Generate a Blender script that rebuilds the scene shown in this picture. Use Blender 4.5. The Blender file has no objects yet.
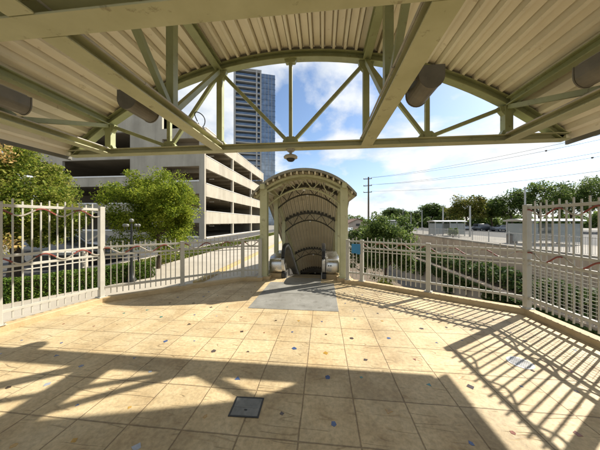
import bpy, math, random
import numpy as np
from mathutils import Vector, Matrix

random.seed(7)
rng = np.random.default_rng(11)
R = math.radians
sc = bpy.context.scene
COL = sc.collection

# ------------------------------------------------------------------ helpers
def tag(o, label=None, cat=None, group=None, kind=None):
    if label: o['label'] = label
    if cat: o['category'] = cat
    if group: o['group'] = group
    if kind: o['kind'] = kind
    return o

def empty(name, loc=(0, 0, 0), rz=0.0, label=None, cat=None, group=None):
    o = bpy.data.objects.new(name, None)
    COL.objects.link(o)
    o.empty_display_size = 0.2
    o.location = loc
    o.rotation_euler = (0, 0, rz)
    return tag(o, label, cat, group)

def copy_tree(o, parent=None):
    c = o.copy()
    COL.objects.link(c)
    if parent is not None: c.parent = parent
    for ch in list(o.children):
        copy_tree(ch, c)
    return c

class MB:
    """collects shapes of one mesh"""
    def __init__(s):
        s.v = []; s.f = []; s.m = []; s.M = Matrix.Identity(4)
    def add(s, vs, fs, mi=0):
        b = len(s.v)
        s.v += [tuple(s.M @ Vector(p)) for p in vs]
        s.f += [tuple(i + b for i in f) for f in fs]
        s.m += [mi] * len(fs)
        return s
    def box(s, x0, x1, y0, y1, z0, z1, mi=0):
        vs = [(x0,y0,z0),(x1,y0,z0),(x1,y1,z0),(x0,y1,z0),(x0,y0,z1),(x1,y0,z1),(x1,y1,z1),(x0,y1,z1)]
        return s.add(vs, [(0,3,2,1),(4,5,6,7),(0,1,5,4),(1,2,6,5),(2,3,7,6),(3,0,4,7)], mi)
    def sweep(s, prof, path, up=(0,0,1), closed=True, caps=True, mi=0, scales=None):
        """prof: 2D points (side, up) swept on a 3D path, mitred"""
        P = [Vector(p) for p in path]; up = Vector(up); n = len(prof); vs = []; fs = []
        for i, p in enumerate(P):
            d0 = (P[i]-P[i-1]).normalized() if i > 0 else None
            d1 = (P[i+1]-P[i]).normalized() if i < len(P)-1 else None
            d = d0 if d1 is None else d1 if d0 is None else (d0+d1).normalized()
            side = d.cross(up)
            if side.length < 1e-4: side = d.cross(Vector((1,0,0)))
            side.normalize(); u = side.cross(d).normalized()
            k = 1.0
            if d0 is not None and d1 is not None:
                c = max(0.3, d.dot(d1)); k = 1.0/c
            turn_side = True
            if d0 is not None and d1 is not None:
                bend = (d1-d0)
                turn_side = abs(bend.dot(side)) > abs(bend.dot(u))
            sc_ = scales[i] if scales else 1.0
            for a, b in prof:
                ka, kb = (k, 1.0) if turn_side else (1.0, k)
                vs.append(tuple(p + side*(a*ka*sc_) + u*(b*kb*sc_)))
        m = n if closed else n-1
        for i in range(len(P)-1):
            for j in range(m):
                j2 = (j+1) % n
                fs.append((i*n+j, i*n+j2, (i+1)*n+j2, (i+1)*n+j))
        if caps and closed:
            fs.append(tuple(range(n-1, -1, -1)))
            e = (len(P)-1)*n
            fs.append(tuple(range(e, e+n)))
        return s.add(vs, fs, mi)
    def bar(s, p, q, w, h=None, up=(0,0,1), mi=0):
        h = h or w
        return s.sweep([(-w/2,-h/2),(w/2,-h/2),(w/2,h/2),(-w/2,h/2)], [p, q], up, mi=mi)
    def ibeam(s, path, w, d, tf=0.018, tw=0.014, up=(0,0,1), mi=0):
        a, b, t = w/2, d/2, tw/2
        pr = [(-a,-b),(a,-b),(a,-b+tf),(t,-b+tf),(t,b-tf),(a,b-tf),(a,b),(-a,b),(-a,b-tf),(-t,b-tf),(-t,-b+tf),(-a,-b+tf)]
        return s.sweep(pr, path, up, mi=mi)
    def tube(s, path, r, n=8, up=(0,0,1), mi=0, scales=None):
        pr = [(r*math.cos(2*math.pi*k/n), r*math.sin(2*math.pi*k/n)) for k in range(n)]
        return s.sweep(pr, path, up, mi=mi, scales=scales)
    def prism(s, pts, z0, z1, mi=0):
        n = len(pts)
        vs = [(x,y,z0) for x,y in pts] + [(x,y,z1) for x,y in pts]
        fs = [tuple(range(n-1,-1,-1)), tuple(range(n,2*n))] + [(i,(i+1)%n,n+(i+1)%n,n+i) for i in range(n)]
        return s.add(vs, fs, mi)
    def lathe(s, prof, c=(0,0,0), n=16, mi=0):
        vs = []; fs = []; m = len(prof)
        for k in range(n):
            a = 2*math.pi*k/n
            vs += [(c[0]+r*math.cos(a), c[1]+r*math.sin(a), c[2]+z) for r, z in prof]
        for k in range(n):
            k2 = (k+1) % n
            for j in range(m-1):
                fs.append((k*m+j, k2*m+j, k2*m+j+1, k*m+j+1))
        return s.add(vs, fs, mi)
    def build(s, name, mats, parent=None, bevel=0, smooth=False, kind=None):
        me = bpy.data.meshes.new(name)
        me.from_pydata(s.v, [], s.f)
        if not isinstance(mats, (list, tuple)): mats = [mats]
        for m in mats: me.materials.append(m)
        if len(mats) > 1: me.polygons.foreach_set('material_index', s.m)
        import bmesh
        bm = bmesh.new(); bm.from_mesh(me)
        bmesh.ops.recalc_face_normals(bm, faces=bm.faces)
        bm.to_mesh(me); bm.free()
        if smooth: me.polygons.foreach_set('use_smooth', [True]*len(me.polygons))
        me.update()
        o = bpy.data.objects.new(name, me)
        COL.objects.link(o)
        if parent is not None: o.parent = parent
        if bevel:
            b = o.modifiers.new('bevel', 'BEVEL'); b.width = bevel; b.segments = 2; b.limit_method = 'ANGLE'; b.angle_limit = R(40)
        if smooth:
            try:
                e = o.modifiers.new('split', 'EDGE_SPLIT'); e.split_angle = R(40)
            except Exception: pass
        if kind: o['kind'] = kind
        return o

# ------------------------------------------------------------------ materials
def nodes(name):
    m = bpy.data.materials.new(name); m.use_nodes = True
    nt = m.node_tree
    return m, nt, nt.nodes['Principled BSDF']

def N(nt, typ, **kw):
    n = nt.nodes.new(typ)
    for k, v in kw.items():
        if k.startswith('i_'):
            key = k[2:]
            n.inputs[int(key) if key.isdigit() else key.replace('_', ' ')].default_value = v
        else: setattr(n, k, v)
    return n

def ramp(nt, stops):
    r = nt.nodes.new('ShaderNodeValToRGB')
    el = r.color_ramp.elements
    while len(el) < len(stops): el.new(0.5)
    for e, (p, c) in zip(el, stops):
        e.position = p
        e.color = (c, c, c, 1) if not isinstance(c, (tuple, list)) else (c[0], c[1], c[2], 1)
    return r

def paint(name, c, c2=None, scale=3.0, rough=0.5, metal=0.0, bump=0.05, bscale=40, detail=6, spec=0.5, lo=0.35, hi=0.7, grime=None, streak=False):
    m, nt, b = nodes(name)
    L = nt.links.new
    c2 = c2 or tuple(x*0.75 for x in c)
    tc = N(nt, 'ShaderNodeTexCoord')
    n1 = N(nt, 'ShaderNodeTexNoise', i_Scale=scale, i_Detail=detail, i_Roughness=0.6)
    L(tc.outputs['Object'], n1.inputs['Vector'])
    r = ramp(nt, [(lo, c2), (hi, c)])
    L(n1.outputs['Fac'], r.inputs['Fac']); col = r.outputs['Color']
    if streak:
        mp = N(nt, 'ShaderNodeMapping'); mp.inputs['Scale'].default_value = (0.55, 0.55, 0.06); L(tc.outputs['Object'], mp.inputs['Vector'])
        ns = N(nt, 'ShaderNodeTexNoise', i_Scale=1.0, i_Detail=6, i_Roughness=0.65); L(mp.outputs[0], ns.inputs['Vector'])
        rs = ramp(nt, [(0.35, 0.72), (0.55, 1.0)]); L(ns.outputs['Fac'], rs.inputs['Fac'])
        ms = N(nt, 'ShaderNodeMix', data_type='RGBA', blend_type='MULTIPLY'); ms.inputs[0].default_value = 0.8
        L(col, ms.inputs[6]); L(rs.outputs['Color'], ms.inputs[7]); col = ms.outputs[2]
    if grime:
        ng_ = N(nt, 'ShaderNodeTexNoise', i_Scale=grime[1], i_Detail=8, i_Roughness=0.7); L(tc.outputs['Object'], ng_.inputs['Vector'])
        rg = ramp(nt, [(grime[2], 0.0), (grime[2]+0.07, grime[3])]); L(ng_.outputs['Fac'], rg.inputs['Fac'])
        mg = N(nt, 'ShaderNodeMix', data_type='RGBA'); L(rg.outputs['Color'], mg.inputs[0]); L(col, mg.inputs[6]); mg.inputs[7].default_value = (*grime[0], 1); col = mg.outputs[2]
    L(col, b.inputs['Base Color'])
    b.inputs['Roughness'].default_value = rough; b.inputs['Metallic'].default_value = metal
    b.inputs['Specular IOR Level'].default_value = spec
    n2 = N(nt, 'ShaderNodeTexNoise', i_Scale=bscale, i_Detail=4)
    L(tc.outputs['Object'], n2.inputs['Vector'])
    if bump:
        bp = N(nt, 'ShaderNodeBump', i_Strength=bump, i_Distance=0.02)
        L(n2.outputs['Fac'], bp.inputs['Height']); L(bp.outputs['Normal'], b.inputs['Normal'])
    mr = N(nt, 'ShaderNodeMapRange', i_3=max(0, rough-0.08), i_4=min(1, rough+0.12))
    L(n1.outputs['Fac'], mr.inputs['Value']); L(mr.outputs['Result'], b.inputs['Roughness'])
    return m

M = {}
M['sage'] = paint('sage_paint', (0.38, 0.40, 0.21), (0.29, 0.305, 0.145), 2.2, 0.42, bump=0.03, grime=((0.13, 0.09, 0.04), 7.0, 0.60, 0.6))
M['sage_pale'] = paint('pale_sage_paint', (0.55, 0.54, 0.335), (0.45, 0.44, 0.25), 2.2, 0.45, bump=0.03, grime=((0.17, 0.12, 0.06), 6.0, 0.60, 0.55))
M['deck_cream'] = paint('cream_roof_deck', (0.88, 0.81, 0.645), (0.79, 0.715, 0.56), 1.4, 0.5, bump=0.02, grime=((0.35, 0.25, 0.13), 4.0, 0.61, 0.45))
M['dark_rib'] = paint('dark_rib_paint', (0.075, 0.07, 0.045), (0.05, 0.045, 0.03), 4, 0.5)  # shade of the deeper vault ribs and their gaps, put into the colour
M['lining'] = paint('tan_lining', (0.86, 0.79, 0.61), (0.76, 0.68, 0.50), 1.2, 0.55, bump=0.02, grime=((0.2, 0.15, 0.09), 3.0, 0.62, 0.35))
M['dark_trim'] = paint('dark_trim', (0.20, 0.19, 0.15), None, 2, 0.5)
M['roof_grey'] = paint('weathered_roof_grey', (0.33, 0.32, 0.27), (0.24, 0.23, 0.19), 4, 0.5)
M['lamp_grey'] = paint('taupe_lamp_housing', (0.20, 0.18, 0.14), (0.14, 0.125, 0.095), 6, 0.45)
M['lamp_pale'] = paint('pale_lamp_panel', (0.50, 0.47, 0.40), None, 6, 0.5)
M['fence'] = paint('fence_paint', (0.50, 0.48, 0.41), (0.42, 0.405, 0.345), 5, 0.4, bump=0.03, grime=((0.28, 0.2, 0.12), 16.0, 0.62, 0.5))
M['rust'] = paint('red_oxide', (0.26, 0.055, 0.035), (0.16, 0.03, 0.02), 9, 0.45)
M['silver'] = paint('silver_bar', (0.50, 0.46, 0.38), None, 9, 0.35, metal=0.3)
M['kerb'] = paint('kerb_stone', (0.55, 0.42, 0.24), (0.45, 0.33, 0.17), 6, 0.75, bump=0.25)
M['slab'] = paint('grey_slab', (0.28, 0.275, 0.245), (0.19, 0.185, 0.16), 3, 0.8, bump=0.25, bscale=90, grime=((0.13, 0.12, 0.1), 5.0, 0.56, 0.6))
M['steel'] = paint('stainless', (0.62, 0.61, 0.58), (0.52, 0.51, 0.48), 6, 0.26, metal=1.0, bump=0.01)
M['steel_brushed'] = paint('brushed_steel', (0.42, 0.41, 0.38), (0.33, 0.32, 0.30), 12, 0.42, metal=1.0, bump=0.02)
M['rubber'] = paint('black_rubber', (0.018, 0.018, 0.018), None, 8, 0.38)
M['dark'] = paint('dark_void', (0.03, 0.03, 0.028), None, 5, 0.8)
M['blue'] = paint('blue_sign', (0.025, 0.23, 0.46), (0.02, 0.19, 0.40), 5, 0.35, bump=0)
M['white'] = paint('white_paint', (0.78, 0.77, 0.73), (0.70, 0.68, 0.63), 5, 0.5)
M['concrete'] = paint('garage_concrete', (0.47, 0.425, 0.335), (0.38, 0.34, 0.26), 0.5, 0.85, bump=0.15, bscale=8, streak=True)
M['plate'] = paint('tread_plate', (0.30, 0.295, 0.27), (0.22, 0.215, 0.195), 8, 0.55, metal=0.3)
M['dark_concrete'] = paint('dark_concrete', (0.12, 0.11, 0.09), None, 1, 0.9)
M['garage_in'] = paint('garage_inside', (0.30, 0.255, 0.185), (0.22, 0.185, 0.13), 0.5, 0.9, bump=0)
M['retain'] = paint('retaining_wall_tan', (0.60, 0.475, 0.34), (0.47, 0.365, 0.255), 0.6, 0.85, bump=0.3, bscale=5, streak=True)
M['retain_grey'] = paint('trench_wall_grey', (0.44, 0.40, 0.33), (0.33, 0.30, 0.245), 0.5, 0.9, bump=0.3, bscale=4, streak=True)
M['soil'] = paint('soil', (0.14, 0.10, 0.06), (0.09, 0.065, 0.04), 2, 0.95, bump=0.5, bscale=12)
M['path'] = paint('path_concrete', (0.46, 0.415, 0.33), (0.38, 0.335, 0.26), 1.0, 0.85, bump=0.15)
M['lot_path'] = paint('lot_walkway', (0.33, 0.30, 0.25), (0.24, 0.22, 0.18), 0.6, 0.9, bump=0.2, grime=((0.1, 0.09, 0.08), 0.8, 0.55, 0.6))
M['asphalt'] = paint('asphalt', (0.085, 0.083, 0.078), (0.055, 0.054, 0.05), 0.8, 0.9, bump=0.3, bscale=60)
M['ground'] = paint('pale_ground', (0.24, 0.22, 0.18), (0.18, 0.165, 0.13), 0.25, 0.9, bump=0.2, bscale=6)
M['yellow'] = paint('yellow_kerb', (0.50, 0.36, 0.12), (0.40, 0.31, 0.17), 3, 0.75)
M['bark'] = paint('bark', (0.13, 0.09, 0.06), (0.07, 0.05, 0.03), 14, 0.9, bump=0.8, bscale=30)
M['wood'] = paint('pole_wood', (0.15, 0.12, 0.09), (0.10, 0.08, 0.06), 3, 0.9)
M['galv'] = paint('galvanised', (0.46, 0.46, 0.44), (0.38, 0.38, 0.36), 3, 0.45, metal=0.5)
M['black'] = paint('black_iron', (0.02, 0.022, 0.02), None, 6, 0.4)
M['brick'] = paint('brown_roof', (0.22, 0.13, 0.09), (0.16, 0.09, 0.06), 1, 0.85)
M['cream_wall'] = paint('cream_wall', (0.55, 0.47, 0.38), None, 1, 0.85)
M['slab_tower'] = paint('tower_concrete', (0.42, 0.41, 0.38), (0.34, 0.33, 0.31), 0.2, 0.8, bump=0)
M['hatch'] = paint('hatch_steel', (0.24, 0.245, 0.23), (0.15, 0.155, 0.145), 14, 0.55, metal=0.2, bump=0.1)
M['globe'] = paint('lamp_globe', (0.20, 0.20, 0.175), None, 5, 0.25)
M['tyre'] = paint('tyre', (0.02, 0.02, 0.02), None, 5, 0.7)
M['cable'] = paint('cable_black', (0.03, 0.03, 0.03), None, 5, 0.6)
M['orange'] = paint('marker_orange', (0.12, 0.10, 0.09), None, 5, 0.6)

def glass_mat(name, c, rough=0.08, metal=0.0, spec=1.0):
    m, nt, b = nodes(name)
    tc = N(nt, 'ShaderNodeTexCoord')
    n1 = N(nt, 'ShaderNodeTexNoise', i_Scale=0.35, i_Detail=3)
    nt.links.new(tc.outputs['Object'], n1.inputs['Vector'])
    r = ramp(nt, [(0.35, tuple(x*0.6 for x in c)), (0.65, c)])
    nt.links.new(n1.outputs['Fac'], r.inputs['Fac']); nt.links.new(r.outputs['Color'], b.inputs['Base Color'])
    b.inputs['Roughness'].default_value = rough; b.inputs['Metallic'].default_value = metal
    b.inputs['Specular IOR Level'].default_value = spec
    return m
M['tower_glass'] = glass_mat('tower_glass', (0.30, 0.36, 0.42), 0.08, 0.55)
M['balcony_glass'] = glass_mat('balcony_glass', (0.16, 0.21, 0.27), 0.1, 0.5)
M['car_glass'] = glass_mat('car_glass', (0.02, 0.025, 0.03), 0.05, 0.0)
M['trim'] = paint('satin_trim', (0.72, 0.71, 0.67), None, 6, 0.3, metal=0.35)
M['panel_glass'] = glass_mat('balustrade_panel', (0.42, 0.40, 0.33), 0.14, 0.7)
m, nt, b = nodes('shelter_glass'); b.inputs['Base Color'].default_value = (0.35, 0.38, 0.37, 1); b.inputs['Roughness'].default_value = 0.15; b.inputs['Alpha'].default_value = 0.55
M['shelter_glass'] = m

def carpaint(name, c):
    m, nt, b = nodes(name)
    b.inputs['Base Color'].default_value = (*c, 1); b.inputs['Roughness'].default_value = 0.3
    b.inputs['Coat Weight'].default_value = 1.0; b.inputs['Metallic'].default_value = 0.2
    return m

def leafmat(name, cols, trans=0.35):
    m = bpy.data.materials.new(name); m.use_nodes = True
    nt = m.node_tree; L = nt.links.new
    b = nt.nodes['Principled BSDF']; out = nt.nodes['Material Output']
    g = N(nt, 'ShaderNodeNewGeometry')
    tc = N(nt, 'ShaderNodeTexCoord')
    n1 = N(nt, 'ShaderNodeTexNoise', i_Scale=1.1, i_Detail=2)
    L(tc.outputs['Object'], n1.inputs['Vector'])
    ad = N(nt, 'ShaderNodeMath', operation='ADD'); ad.inputs[1].default_value = -0.5
    L(n1.outputs['Fac'], ad.inputs[0])
    mu = N(nt, 'ShaderNodeMath', operation='MULTIPLY'); mu.inputs[1].default_value = 1.5
    L(ad.outputs[0], mu.inputs[0])
    a2 = N(nt, 'ShaderNodeMath', operation='ADD'); L(g.outputs['Random Per Island'], a2.inputs[0]); L(mu.outputs[0], a2.inputs[1])
    n = len(cols)
    r = ramp(nt, [(i/(n-1), c) for i, c in enumerate(cols)])
    L(a2.outputs[0], r.inputs['Fac'])
    L(r.outputs['Color'], b.inputs['Base Color'])
    b.inputs['Roughness'].default_value = 0.55; b.inputs['Specular IOR Level'].default_value = 0.12
    t = N(nt, 'ShaderNodeBsdfTranslucent'); L(r.outputs['Color'], t.inputs['Color'])
    mx = N(nt, 'ShaderNodeMixShader'); mx.inputs[0].default_value = trans
    L(b.outputs[0], mx.inputs[1]); L(t.outputs[0], mx.inputs[2]); L(mx.outputs[0], out.inputs['Surface'])
    return m
M['leaf_bright'] = leafmat('leaf_bright', [(0.085, 0.135, 0.014), (0.24, 0.30, 0.028), (0.42, 0.45, 0.06)], 0.5)
M['leaf_mixed'] = leafmat('leaf_mixed', [(0.07, 0.115, 0.015), (0.18, 0.23, 0.028), (0.30, 0.33, 0.05), (0.36, 0.33, 0.09)], 0.5)
M['leaf_hedge'] = leafmat('leaf_hedge', [(0.025, 0.06, 0.01), (0.07, 0.13, 0.018), (0.15, 0.21, 0.03)], 0.25)
M['leaf_dark'] = leafmat('leaf_dark', [(0.035, 0.065, 0.016), (0.08, 0.125, 0.03), (0.14, 0.19, 0.045)], 0.4)
M['leaf_far'] = leafmat('leaf_far', [(0.05, 0.085, 0.022), (0.11, 0.165, 0.04), (0.20, 0.25, 0.06)], 0.45)
M['leaf_yellow'] = leafmat('leaf_yellow', [(0.07, 0.09, 0.02), (0.15, 0.17, 0.03), (0.26, 0.22, 0.05)], 0.4)
M['leaf_ivy'] = leafmat('leaf_ivy', [(0.03, 0.06, 0.016), (0.07, 0.115, 0.03), (0.13, 0.16, 0.05)], 0.35)
M['grass'] = leafmat('grass_blades', [(0.06, 0.09, 0.015), (0.13, 0.16, 0.03), (0.24, 0.23, 0.06)], 0.3)

def floor_mat():
    m, nt, b = nodes('stamped_sandstone'); L = nt.links.new
    tc = N(nt, 'ShaderNodeTexCoord')
    sep = N(nt, 'ShaderNodeSeparateXYZ'); L(tc.outputs['Object'], sep.inputs[0])
    # slight wander of the joints
    nw = N(nt, 'ShaderNodeTexNoise', i_Scale=4.0, i_Detail=2); L(tc.outputs['Object'], nw.inputs['Vector'])
    def joint(axis, off):
        a = N(nt, 'ShaderNodeMath', operation='ADD'); a.inputs[1].default_value = -off; L(sep.outputs[axis], a.inputs[0])
        w = N(nt, 'ShaderNodeMath', operation='MULTIPLY_ADD'); w.inputs[1].default_value = 0.012; L(nw.outputs['Fac'], w.inputs[0]); L(a.outputs[0], w.inputs[2])
        d = N(nt, 'ShaderNodeMath', operation='DIVIDE'); d.inputs[1].default_value = 0.45; L(w.outputs[0], d.inputs[0])
        f = N(nt, 'ShaderNodeMath', operation='FRACT'); L(d.outputs[0], f.inputs[0])
        s = N(nt, 'ShaderNodeMath', operation='SUBTRACT'); s.inputs[1].default_value = 0.5; L(f.outputs[0], s.inputs[0])
        ab = N(nt, 'ShaderNodeMath', operation='ABSOLUTE'); L(s.outputs[0], ab.inputs[0])
        mr = N(nt, 'ShaderNodeMapRange'); mr.inputs[1].default_value = 0.486; mr.inputs[2].default_value = 0.494
        L(ab.outputs[0], mr.inputs[0]); 
        fl = N(nt, 'ShaderNodeMath', operation='FLOOR'); L(d.outputs[0], fl.inputs[0])
        return mr.outputs[0], fl.outputs[0]
    jx, cx = joint('X', 0.276); jy, cy = joint('Y', 1.636)
    jm = N(nt, 'ShaderNodeMath', operation='MAXIMUM'); L(jx, jm.inputs[0]); L(jy, jm.inputs[1])
    # per tile tone
    comb = N(nt, 'ShaderNodeCombineXYZ'); L(cx, comb.inputs[0]); L(cy, comb.inputs[1])
    wn = N(nt, 'ShaderNodeTexWhiteNoise', noise_dimensions='2D'); L(comb.outputs[0], wn.inputs['Vector'])
    # stone tone
    n1 = N(nt, 'ShaderNodeTexNoise', i_Scale=2.2, i_Detail=8, i_Roughness=0.62, i_Distortion=0.4); L(tc.outputs['Object'], n1.inputs['Vector'])
    r1 = ramp(nt, [(0.28, (0.55, 0.40, 0.21)), (0.5, (0.69, 0.54, 0.31)), (0.75, (0.78, 0.64, 0.40))])
    L(n1.outputs['Fac'], r1.inputs['Fac'])
    # cleft lines of the stamped slate, offset tile by tile
    ofs = N(nt, 'ShaderNodeVectorMath', operation='MULTIPLY_ADD'); ofs.inputs[1].default_value = (7, 7, 7)
    L(wn.outputs['Color'], ofs.inputs[0]); L(tc.outputs['Object'], ofs.inputs[2])
    mp = N(nt, 'ShaderNodeMapping'); mp.inputs['Scale'].default_value = (1.1, 8.0, 1); mp.inputs['Rotation'].default_value = (0, 0, 0.7)
    L(ofs.outputs[0], mp.inputs['Vector'])
    n2 = N(nt, 'ShaderNodeTexNoise', i_Scale=1.0, i_Detail=1.5, i_Roughness=0.5, i_Distortion=0.25); L(mp.outputs[0], n2.inputs['Vector'])
    sb = N(nt, 'ShaderNodeMath', operation='SUBTRACT'); sb.inputs[1].default_value = 0.5; L(n2.outputs['Fac'], sb.inputs[0])
    ab = N(nt, 'ShaderNodeMath', operation='ABSOLUTE'); L(sb.outputs[0], ab.inputs[0])
    cl = N(nt, 'ShaderNodeMapRange'); cl.inputs[1].default_value = 0.0; cl.inputs[2].default_value = 0.016; cl.inputs[3].default_value = 1; cl.inputs[4].default_value = 0
    L(ab.outputs[0], cl.inputs[0])
    # only fragments of the lines show
    nf = N(nt, 'ShaderNodeTexNoise', i_Scale=5.0, i_Detail=2); L(ofs.outputs[0], nf.inputs['Vector'])
    rf = ramp(nt, [(0.46, 0.0), (0.56, 1.0)]); L(nf.outputs['Fac'], rf.inputs['Fac'])
    clm = N(nt, 'ShaderNodeMath', operation='MULTIPLY'); L(cl.outputs[0], clm.inputs[0]); L(rf.outputs['Color'], clm.inputs[1])
    cl = clm
    # fine grime
    n3 = N(nt, 'ShaderNodeTexNoise', i_Scale=26, i_Detail=6, i_Roughness=0.7); L(tc.outputs['Object'], n3.inputs['Vector'])
    r3 = ramp(nt, [(0.32, 0.62), (0.60, 1.0)]); L(n3.outputs['Fac'], r3.inputs['Fac'])
    n4 = N(nt, 'ShaderNodeTexNoise', i_Scale=0.9, i_Detail=5, i_Roughness=0.6); L(tc.outputs['Object'], n4.inputs['Vector'])
    r4 = ramp(nt, [(0.36, 0.70), (0.56, 1.0)]); L(n4.outputs['Fac'], r4.inputs['Fac'])
    def mul(a, bb, fac=1.0):
        mx = N(nt, 'ShaderNodeMix', data_type='RGBA', blend_type='MULTIPLY'); mx.inputs[0].default_value = fac
        L(a, mx.inputs[6]); L(bb, mx.inputs[7]); return mx.outputs[2]
    c = mul(r1.outputs['Color'], r3.outputs['Color'], 0.8)
    c = mul(c, r4.outputs['Color'], 0.8)
    rt = ramp(nt, [(0, 0.84), (1, 1.0)]); L(wn.outputs['Value'], rt.inputs['Fac'])
    c = mul(c, rt.outputs['Color'], 1.0)
    mc = N(nt, 'ShaderNodeMix', data_type='RGBA'); L(c, mc.inputs[6]); mc.inputs[7].default_value = (0.28, 0.18, 0.09, 1)
    cm = N(nt, 'ShaderNodeMath', operation='MULTIPLY'); cm.inputs[1].default_value = 0.34; L(cl.outputs[0], cm.inputs[0]); L(cm.outputs[0], mc.inputs[0])
    # worn dark spots
    nd = N(nt, 'ShaderNodeTexNoise', i_Scale=11, i_Detail=7, i_Roughness=0.75); L(tc.outputs['Object'], nd.inputs['Vector'])
    rd = ramp(nt, [(0.62, 0.0), (0.70, 0.55)]); L(nd.outputs['Fac'], rd.inputs['Fac'])
    md = N(nt, 'ShaderNodeMix', data_type='RGBA'); L(rd.outputs['Color'], md.inputs[0]); L(mc.outputs[2], md.inputs[6]); md.inputs[7].default_value = (0.22, 0.15, 0.08, 1)
    mc = md
    mj = N(nt, 'ShaderNodeMix', data_type='RGBA'); L(mc.outputs[2], mj.inputs[6]); mj.inputs[7].default_value = (0.13, 0.075, 0.035, 1)
    jf = N(nt, 'ShaderNodeMath', operation='MULTIPLY'); jf.inputs[1].default_value = 0.52; L(jm.outputs[0], jf.inputs[0]); L(jf.outputs[0], mj.inputs[0])
    L(mj.outputs[2], b.inputs['Base Color'])
    b.inputs['Roughness'].default_value = 0.62; b.inputs['Specular IOR Level'].default_value = 0.35
    # height
    h = N(nt, 'ShaderNodeMath', operation='MULTIPLY_ADD'); h.inputs[1].default_value = -0.6; L(cl.outputs[0], h.inputs[0]); L(n1.outputs['Fac'], h.inputs[2])
    h2 = N(nt, 'ShaderNodeMath', operation='MULTIPLY_ADD'); h2.inputs[1].default_value = 0.25; L(n3.outputs['Fac'], h2.inputs[0]); L(h.outputs[0], h2.inputs[2])
    h3 = N(nt, 'ShaderNodeMath', operation='MULTIPLY_ADD'); h3.inputs[1].default_value = -1.5; L(jm.outputs[0], h3.inputs[0]); L(h2.outputs[0], h3.inputs[2])
    bp = N(nt, 'ShaderNodeBump', i_Strength=0.75, i_Distance=0.012); L(h3.outputs[0], bp.inputs['Height']); L(bp.outputs[0], b.inputs['Normal'])
    return m
M['floor'] = floor_mat()
for nm, c in (('chip_blue', (0.07, 0.12, 0.27)), ('chip_red', (0.26, 0.09, 0.05)), ('chip_green', (0.06, 0.22, 0.18)), ('chip_dark', (0.08, 0.055, 0.04)), ('chip_pale', (0.38, 0.42, 0.48)), ('chip_amber', (0.50, 0.30, 0.06))):
    M[nm] = paint(nm, c, None, 20, 0.2, bump=0)

# ------------------------------------------------------------------ leaves and trees
def leaf_mesh(name, centers, size, mat, parent=None, upbias=0.35, jitter=0.5):
    n = len(centers)
    nrm = rng.normal(size=(n, 3)); nrm[:, 2] += upbias*np.sign(nrm[:, 2]+0.3)
    nrm /= np.linalg.norm(nrm, axis=1)[:, None]
    t = rng.normal(size=(n, 3)); t -= nrm*np.sum(t*nrm, axis=1)[:, None]; t /= np.linalg.norm(t, axis=1)[:, None]
    bt = np.cross(nrm, t)
    s = size*(1+jitter*(rng.random(n)-0.5)*2)[:, None]
    v = np.empty((n, 4, 3))
    v[:, 0] = centers - t*s*0.5
    v[:, 1] = centers + bt*s*0.28 + nrm*s*0.08
    v[:, 2] = centers + t*s*0.5
    v[:, 3] = centers - bt*s*0.28 + nrm*s*0.08
    me = bpy.data.meshes.new(name)
    me.vertices.add(n*4); me.vertices.foreach_set('co', v.reshape(-1))
    me.loops.add(n*4); me.loops.foreach_set('vertex_index', np.arange(n*4, dtype=np.int32))
    me.polygons.add(n); me.polygons.foreach_set('loop_start', np.arange(0, n*4, 4, dtype=np.int32))
    try: me.polygons.foreach_set('loop_total', np.full(n, 4, dtype=np.int32))
    except Exception: pass
    me.materials.append(mat); me.update(calc_edges=True); me.validate()
    o = bpy.data.objects.new(name, me); COL.objects.link(o)
    if parent is not None: o.parent = parent
    return o

def crown_points(c, r, nclump, nleaf, clump_r, flat=0.75, seed=0, lower=-0.6, shell=0.45):
    g = np.random.default_rng(seed)
    pts = []; cc = []
    while len(cc) < nclump:
        p = g.normal(size=3); p /= np.linalg.norm(p)
        if p[2] < lower: continue
        k = shell + (1-shell)*g.random()**0.6
        wob = 1 + 0.22*math.sin(3*math.atan2(p[1], p[0])+seed) + 0.12*math.sin(5*p[2]+seed*2)
        cc.append(np.array(c) + p*np.array(r)*k*wob*0.86)
    w = g.random(nclump)+0.4; w /= w.sum()
    for q, ww in zip(cc, w):
        n = max(4, int(nleaf*ww))
        d = g.normal(size=(n, 3)); d /= np.linalg.norm(d, axis=1)[:, None]
        rad = clump_r*(0.6+0.8*g.random())*(g.random(n)**0.45)
        pts.append(q + d*rad[:, None]*np.array([1, 1, flat]))
    return np.concatenate(pts), cc

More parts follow.
